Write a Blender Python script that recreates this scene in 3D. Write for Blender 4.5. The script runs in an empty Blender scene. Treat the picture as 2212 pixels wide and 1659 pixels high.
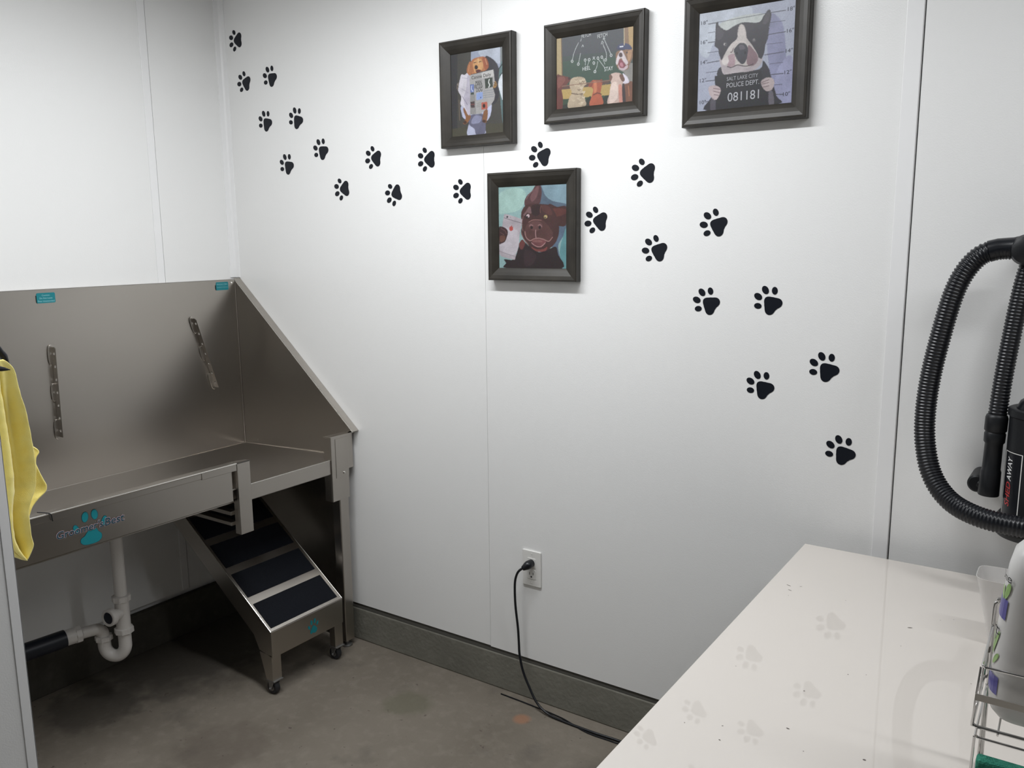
import bpy, math, random
import numpy as np
from mathutils import Vector, Matrix
S = bpy.context.scene
COL = S.collection
# ------------------------------------------------------------------ camera
cam_d = bpy.data.cameras.new('camera'); cam = bpy.data.objects.new('camera', cam_d); COL.objects.link(cam)
cam_d.sensor_fit = 'HORIZONTAL'; cam_d.sensor_width = 36.0; cam_d.lens = 1820.77 / 2212 * 36.0; cam_d.clip_start = .02
_r = Vector((.8273003, .5616834, -.0092758)); _d = Vector((.0872061, -.1447222, -.9856219)); _f = Vector((-.5549499, .8145964, -.1687110))
cam.matrix_world = Matrix(((_r.x, -_d.x, -_f.x, 2.836), (_r.y, -_d.y, -_f.y, -2.2), (_r.z, -_d.z, -_f.z, 1.53), (0, 0, 0, 1)))
S.camera = cam
# ------------------------------------------------------------------ world, exposure
w = bpy.data.worlds.new('world'); S.world = w; w.use_nodes = True
w.node_tree.nodes['Background'].inputs[0].default_value = (.8, .85, .9, 1); w.node_tree.nodes['Background'].inputs[1].default_value = .05
S.view_settings.view_transform = 'Standard'; S.view_settings.look = 'None'; S.view_settings.gamma = 1; S.view_settings.use_curve_mapping = False
S.view_settings.exposure = 0.80
# ------------------------------------------------------------------ ceiling lamps (light sources; their housings are built further down)
LAMPS = [((1.45, -.84, 2.50), 1.40, .08, 16.8), ((3.45, -.84, 2.50), 1.22, .08, 6.2), ((2.2, -3.2, 2.50), 1.22, .08, 1.2)]
for (x, y, z), lx, ly, pw in LAMPS:
    ld = bpy.data.lights.new('tube_light', 'AREA'); ld.shape = 'RECTANGLE'; ld.size = lx; ld.size_y = ly; ld.energy = pw; ld.color = (.96, .98, 1.0)
    lo = bpy.data.objects.new('tube_light', ld); lo.location = (x, y, z - .062); COL.objects.link(lo)

# ------------------------------------------------------------------ helpers
def lin(h):
    if isinstance(h, str):
        v = [int(h[i:i + 2], 16) / 255 for i in (0, 2, 4)]
        return tuple(c / 12.92 if c <= .04045 else ((c + .055) / 1.055) ** 2.4 for c in v) + (1,)
    return tuple(h) + (1,)
def mat(name, col, rough=.5, metal=0, coat=0, bump=None, var=None, spec=.5, aniso=0, trans=0, sheen=0, stretch=None):
    m = bpy.data.materials.new(name); m.use_nodes = True; nt = m.node_tree; b = nt.nodes['Principled BSDF']
    b.inputs['Base Color'].default_value = lin(col); b.inputs['Roughness'].default_value = rough; b.inputs['Metallic'].default_value = metal
    b.inputs['Specular IOR Level'].default_value = spec; b.inputs['Coat Weight'].default_value = coat; b.inputs['Anisotropic'].default_value = aniso
    b.inputs['Transmission Weight'].default_value = trans; b.inputs['Sheen Weight'].default_value = sheen
    tc = nt.nodes.new('ShaderNodeTexCoord'); out = tc.outputs['Object']
    if stretch:
        mp = nt.nodes.new('ShaderNodeMapping'); mp.inputs['Scale'].default_value = stretch; nt.links.new(out, mp.inputs[0]); out = mp.outputs[0]
    if var:   # (scale, amount, second colour)
        n = nt.nodes.new('ShaderNodeTexNoise'); n.inputs['Scale'].default_value = var[0]; n.inputs['Detail'].default_value = 6
        mx = nt.nodes.new('ShaderNodeMix'); mx.data_type = 'RGBA'; mx.inputs[6].default_value = lin(col); mx.inputs[7].default_value = lin(var[2])
        mr = nt.nodes.new('ShaderNodeMapRange'); mr.inputs[1].default_value = .35; mr.inputs[2].default_value = .7; mr.inputs[4].default_value = var[1]
        nt.links.new(out, n.inputs['Vector']); nt.links.new(n.outputs[0], mr.inputs[0]); nt.links.new(mr.outputs[0], mx.inputs[0]); nt.links.new(mx.outputs[2], b.inputs['Base Color'])
    if bump:  # (scale, strength, distance)
        n2 = nt.nodes.new('ShaderNodeTexNoise'); n2.inputs['Scale'].default_value = bump[0]; n2.inputs['Detail'].default_value = 3
        bp = nt.nodes.new('ShaderNodeBump'); bp.inputs['Strength'].default_value = bump[1]; bp.inputs['Distance'].default_value = bump[2]
        nt.links.new(out, n2.inputs['Vector']); nt.links.new(n2.outputs[0], bp.inputs['Height']); nt.links.new(bp.outputs[0], b.inputs['Normal'])
    return m
M = {}
M['panel'] = mat('white_frp_panel', (.862, .862, .853), .27, bump=(330, .22, .0010))
M['trim'] = mat('white_vinyl_trim', (.88, .88, .88), .28)
M['ceil'] = mat('ceiling_white', (.55, .55, .55), .6)
M['rear'] = mat('low_bounce_wall', (.13, .13, .125), .6)  # unseen walls; grey kept dark to cut the room's bounce light
M['steel'] = mat('brushed_stainless', (.48, .45, .415), .28, 1, bump=(9, .04, .004), aniso=.35, var=(3, .35, (.44, .41, .37)))
M['steel_lt'] = mat('polished_steel_edge', (.66, .64, .60), .25, 1)
M['chrome'] = mat('chrome_wire', (.62, .61, .60), .16, 1)
M['black'] = mat('black_plastic', (.007, .008, .011), .30, spec=.4)
M['blackm'] = mat('black_moulded_plastic', (.011, .012, .014), .42, bump=(300, .2, .0006), spec=.35)
M['rubber'] = mat('black_rubber', (.018, .019, .022), .5)
M['grit'] = mat('black_grip_tape', (.006, .007, .010), .9, bump=(600, .8, .002), var=(500, .5, (.016, .018, .024)), spec=.15)
M['decal'] = mat('black_vinyl_decal', (.0065, .0085, .014), .42, spec=.25)
M['wood'] = mat('dark_wood_frame', (.020, .0175, .0140), .40, bump=(60, .12, .001), spec=.4, var=(16, .8, (.038, .033, .026)), stretch=(1, 1, 1))
M['pvc'] = mat('white_pvc', (.72, .69, .66), .38)
M['abs'] = mat('black_abs_pipe', (.008, .011, .02), .4)
M['table'] = mat('white_laminate', (.64, .598, .553), .012, spec=.5)
M['teal'] = mat('teal_vinyl', (.005, .20, .235), .4)
M['teallt'] = mat('light_teal_print', (.32, .62, .68), .45)
M['pink'] = mat('pale_pink_outline', (.55, .42, .47), .45)
M['navy'] = mat('dark_teal_ink', (.012, .055, .075), .45)
M['outlet'] = mat('white_outlet_plastic', (.80, .79, .76), .3)
M['dark'] = mat('dark_recess', (.01, .01, .01), .7)
M['towel'] = mat('yellow_microfibre', (.96, .81, .23), .95, sheen=.5, bump=(900, .45, .002), var=(40, .5, (.96, .88, .36)))
M['bottle'] = mat('white_bottle_plastic', (.60, .59, .575), .36)
M['purple'] = mat('purple_label', (.11, .10, .30), .4)
M['green'] = mat('green_label_leaf', (.27, .42, .15), .4)
M['sponge'] = mat('green_scouring_pad', (.015, .19, .13), .95, bump=(500, 1, .004), var=(160, .9, (.05, .33, .22)))
M['white'] = mat('white_print', (.75, .75, .75), .4)
M['red'] = mat('red_print', (.45, .03, .03), .4)
M['grey'] = mat('grey_caster_metal', (.32, .32, .32), .4, .9)
M['leg'] = mat('table_leg_grey', (.5, .5, .5), .4, .6)
def clear(name, col, rough, alpha):
    m = mat(name, col, rough); b = m.node_tree.nodes['Principled BSDF']; b.inputs['Alpha'].default_value = alpha; return m
M['frost'] = clear('frosted_plastic', (.78, .76, .74), .25, .42)
# concrete: warm grey slab with stains
def concrete(name, c1, c2, c3, stains=True):
    m = mat(name, c1, .78); nt = m.node_tree; b = nt.nodes['Principled BSDF']; N = nt.nodes.new; L = nt.links.new
    tc = N('ShaderNodeTexCoord')
    def noise(s, d=6):
        n = N('ShaderNodeTexNoise'); n.inputs['Scale'].default_value = s; n.inputs['Detail'].default_value = d; L(tc.outputs['Object'], n.inputs['Vector']); return n.outputs[0]
    def ramp(src, lo, hi, a):
        r = N('ShaderNodeMapRange'); r.inputs[1].default_value = lo; r.inputs[2].default_value = hi; r.inputs[4].default_value = a; L(src, r.inputs[0]); return r.outputs[0]
    def mix(f, a, col):
        x = N('ShaderNodeMix'); x.data_type = 'RGBA'; L(f, x.inputs[0])
        if isinstance(a, tuple): x.inputs[6].default_value = lin(a)
        else: L(a, x.inputs[6])
        x.inputs[7].default_value = lin(col); return x.outputs[2]
    c = mix(ramp(noise(2.2), .35, .65, 1), c1, c2)
    c = mix(ramp(noise(28, 8), .5, .75, .45), c, c3)
    if stains:
        c = mix(ramp(noise(3.7, 8), .60, .70, .65), c, (.085, .075, .062))
        c = mix(ramp(noise(45, 4), .70, .735, .7), c, (.06, .045, .036))
        def spot(cx, cy, r, col, amt, nz=.5):
            vd = N('ShaderNodeVectorMath'); vd.operation = 'DISTANCE'; vd.inputs[1].default_value = (cx, cy, .1); L(tc.outputs['Object'], vd.inputs[0])
            ad = N('ShaderNodeMath'); ad.operation = 'MULTIPLY_ADD'; ad.inputs[1].default_value = -nz * r; L(noise(18), ad.inputs[0]); L(vd.outputs['Value'], ad.inputs[2])
            rr = N('ShaderNodeMapRange'); rr.inputs[1].default_value = r * .35; rr.inputs[2].default_value = r * .9; rr.inputs[3].default_value = amt; rr.inputs[4].default_value = 0; L(ad.outputs[0], rr.inputs[0]); return mix(rr.outputs[0], c, col)
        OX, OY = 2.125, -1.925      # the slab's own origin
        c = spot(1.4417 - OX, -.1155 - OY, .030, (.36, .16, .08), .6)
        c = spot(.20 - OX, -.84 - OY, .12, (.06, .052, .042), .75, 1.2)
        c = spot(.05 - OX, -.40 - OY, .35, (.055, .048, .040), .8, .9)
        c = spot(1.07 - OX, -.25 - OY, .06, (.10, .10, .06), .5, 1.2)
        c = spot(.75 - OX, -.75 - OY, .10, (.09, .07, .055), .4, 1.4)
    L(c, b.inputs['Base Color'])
    bp = N('ShaderNodeBump'); bp.inputs['Strength'].default_value = .5; bp.inputs['Distance'].default_value = .004; L(noise(70, 8), bp.inputs['Height']); L(bp.outputs[0], b.inputs['Normal'])
    return m
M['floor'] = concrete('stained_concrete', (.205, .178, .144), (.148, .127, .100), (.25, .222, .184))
M['curb'] = concrete('concrete_curb', (.205, .198, .165), (.155, .150, .124), (.24, .232, .20), False)
M['curb_dark'] = concrete('dark_concrete_curb', (.070, .064, .050), (.045, .041, .032), (.10, .092, .075), False)  # darker concrete tone for the left curb
M['band'] = mat('shade_toned_steel', (.30, .285, .26), .38, 1)  # caddy band steel darkened to carry its shade; hook plate shares the tone
M['gap'] = mat('gap_shade', (.085, .082, .072), .8)

class MB:
    def __init__(s): s.v = []; s.f = []
    def add(s, v, f):
        o = len(s.v); s.v += [Vector(p) for p in v]; s.f += [tuple(i + o for i in q) for q in f]; return s
    def box(s, a, b, c=0.0):
        x0, y0, z0 = [min(p, q) for p, q in zip(a, b)]; x1, y1, z1 = [max(p, q) for p, q in zip(a, b)]
        v = [(x0, y0, z0), (x1, y0, z0), (x1, y1, z0), (x0, y1, z0), (x0, y0, z1), (x1, y0, z1), (x1, y1, z1), (x0, y1, z1)]
        return s.add(v, [(0, 3, 2, 1), (4, 5, 6, 7), (0, 1, 5, 4), (1, 2, 6, 5), (2, 3, 7, 6), (3, 0, 4, 7)])
    def prism(s, poly, d):          # poly: 3D points (planar), d: extrusion vector
        d = Vector(d); n = len(poly); P = [Vector(p) for p in poly]
        return s.add(P + [p + d for p in P], [tuple(range(n))[::-1], tuple(range(n, 2 * n))] + [(i, (i + 1) % n, (i + 1) % n + n, i + n) for i in range(n)])
    def tube(s, path, r, n=12, caps=True, closed=False):
        P = [Vector(p) for p in path]; K = len(P); R = r if isinstance(r, (list, tuple)) else [r] * K
        T = []
        for i in range(K):
            a = P[i - 1] if i else (P[-1] if closed else P[0]); b = P[i + 1] if i < K - 1 else (P[0] if closed else P[-1])
            T.append((b - a).normalized() if (b - a).length > 1e-9 else (T[-1] if T else Vector((0, 0, 1))))
        u = T[0].cross(Vector((0, 0, 1)));
        if u.length < .1: u = T[0].cross(Vector((1, 0, 0)))
        u.normalize(); vs = []
        for i in range(K):
            u = (u - T[i] * u.dot(T[i])).normalized(); w_ = T[i].cross(u)
            vs += [P[i] + (u * math.cos(2 * math.pi * k / n) + w_ * math.sin(2 * math.pi * k / n)) * R[i] for k in range(n)]
        f = [(i * n + k, i * n + (k + 1) % n, (i + 1) * n + (k + 1) % n, (i + 1) * n + k) for i in range(K - 1) for k in range(n)]
        if closed: f += [((K - 1) * n + k, (K - 1) * n + (k + 1) % n, (k + 1) % n, k) for k in range(n)]
        elif caps: f += [tuple(range(n))[::-1], tuple(range((K - 1) * n, K * n))]
        return s.add(vs, f)
    def cyl(s, a, b, r, n=24, r2=None): return s.tube([a, b], [r, r if r2 is None else r2], n)
    def lathe(s, base, axis, prof, n=32):   # prof: (r, h) along axis
        a = Vector(axis).normalized(); p = []; r = []
        for rr, h in prof: p.append(Vector(base) + a * h); r.append(max(rr, 1e-4))
        u = a.cross(Vector((0, 0, 1)));
        if u.length < .1: u = a.cross(Vector((1, 0, 0)))
        u.normalize(); w_ = a.cross(u); vs = []
        for q, R in zip(p, r): vs += [q + (u * math.cos(2 * math.pi * k / n) + w_ * math.sin(2 * math.pi * k / n)) * R for k in range(n)]
        K = len(p); f = [(i * n + k, i * n + (k + 1) % n, (i + 1) * n + (k + 1) % n, (i + 1) * n + k) for i in range(K - 1) for k in range(n)]
        f += [tuple(range(n))[::-1], tuple(range((K - 1) * n, K * n))]
        return s.add(vs, f)
ORG = {}
def tag(o, label=None, cat=None, group=None, kind=None):
    for k, v in (('label', label), ('category', cat), ('group', group), ('kind', kind)):
        if v: o[k] = v
    return o
def thing(name, loc, label, cat, group=None):
    o = bpy.data.objects.new(name, None); o.empty_display_size = .05; o.location = loc; COL.objects.link(o); ORG[o] = Vector(loc)
    return tag(o, label, cat, group)
def build(name, mb, m, parent=None, smooth=False, bevel=0, org=None, seg=2):
    if org is None:
        if parent is not None: org = ORG[parent]
        else:
            lo = Vector([min(p[i] for p in mb.v) for i in range(3)]); hi = Vector([max(p[i] for p in mb.v) for i in range(3)]); org = Vector(((lo.x + hi.x) / 2, (lo.y + hi.y) / 2, lo.z))
    org = Vector(org)
    me = bpy.data.meshes.new(name); me.from_pydata([tuple(p - org) for p in mb.v], [], mb.f); me.update()
    ms = m if isinstance(m, (list, tuple)) else [m]
    for q in ms: me.materials.append(M[q] if isinstance(q, str) else q)
    o = bpy.data.objects.new(name, me); COL.objects.link(o)
    if parent is not None: o.parent = parent
    else: o.location = org
    ORG[o] = org
    if smooth:
        for p in me.polygons: p.use_smooth = True
        me.set_sharp_from_angle(angle=math.radians(38))
    if bevel:
        b = o.modifiers.new('bevel', 'BEVEL'); b.width = bevel; b.segments = seg; b.limit_method = 'ANGLE'; b.angle_limit = math.radians(40)
    return o
def struct(name, mb, m, parent=None, **k):
    o = build(name, mb, m, parent, **k)
    if parent is None: o['kind'] = 'structure'
    return o
def catmull(pts, k=6, closed=False):
    P = [Vector(p) for p in pts]; n = len(P); out = []
    rng = range(n) if closed else range(n - 1)
    for i in rng:
        if closed: a, b, c, d = P[(i - 1) % n], P[i], P[(i + 1) % n], P[(i + 2) % n]
        else: a, b, c, d = P[max(i - 1, 0)], P[i], P[i + 1], P[min(i + 2, n - 1)]
        for j in range(k):
            t = j / k; out.append(.5 * ((2 * b) + (c - a) * t + (2 * a - 5 * b + 4 * c - d) * t * t + (3 * b - 3 * c + d - a) * t ** 3))
    if not closed: out.append(P[-1])
    return out
_tc = {}
def text_faces(s, font_off=0.0):   # flat text mesh, centred, cap height ~ .7 of size
    key = (s, font_off)
    if key in _tc: return _tc[key]
    cu = bpy.data.curves.new('t', 'FONT'); cu.body = s; cu.align_x = 'CENTER'; cu.align_y = 'CENTER'; cu.size = 1; cu.resolution_u = 3; cu.offset = font_off
    o = bpy.data.objects.new('t', cu); COL.objects.link(o); dg = bpy.context.evaluated_depsgraph_get(); me = o.evaluated_get(dg).to_mesh()
    r = ([v.co.copy() for v in me.vertices], [tuple(p.vertices) for p in me.polygons])
    o.to_mesh_clear() if False else None
    bpy.data.objects.remove(o); bpy.data.curves.remove(cu)
    _tc[key] = r; return r
def put_text(mb, s, o, U, V, size, width=None, off=0.0, shear=0.0):   # o: centre, U/V unit vectors
    vs, fs = text_faces(s, off); o, U, V = Vector(o), Vector(U), Vector(V)
    vv, _ = text_faces(s, 0.0)
    x0 = min(v.x for v in vv); x1 = max(v.x for v in vv); y0 = min(v.y for v in vv); y1 = max(v.y for v in vv); cx = (x0 + x1) / 2; cy = (y0 + y1) / 2
    sx = size if width is None else width / (x1 - x0)
    mb.add([o + U * ((v.x - cx) * sx + shear * (v.y - cy) * size) + V * (v.y - cy) * size for v in vs], fs)

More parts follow.
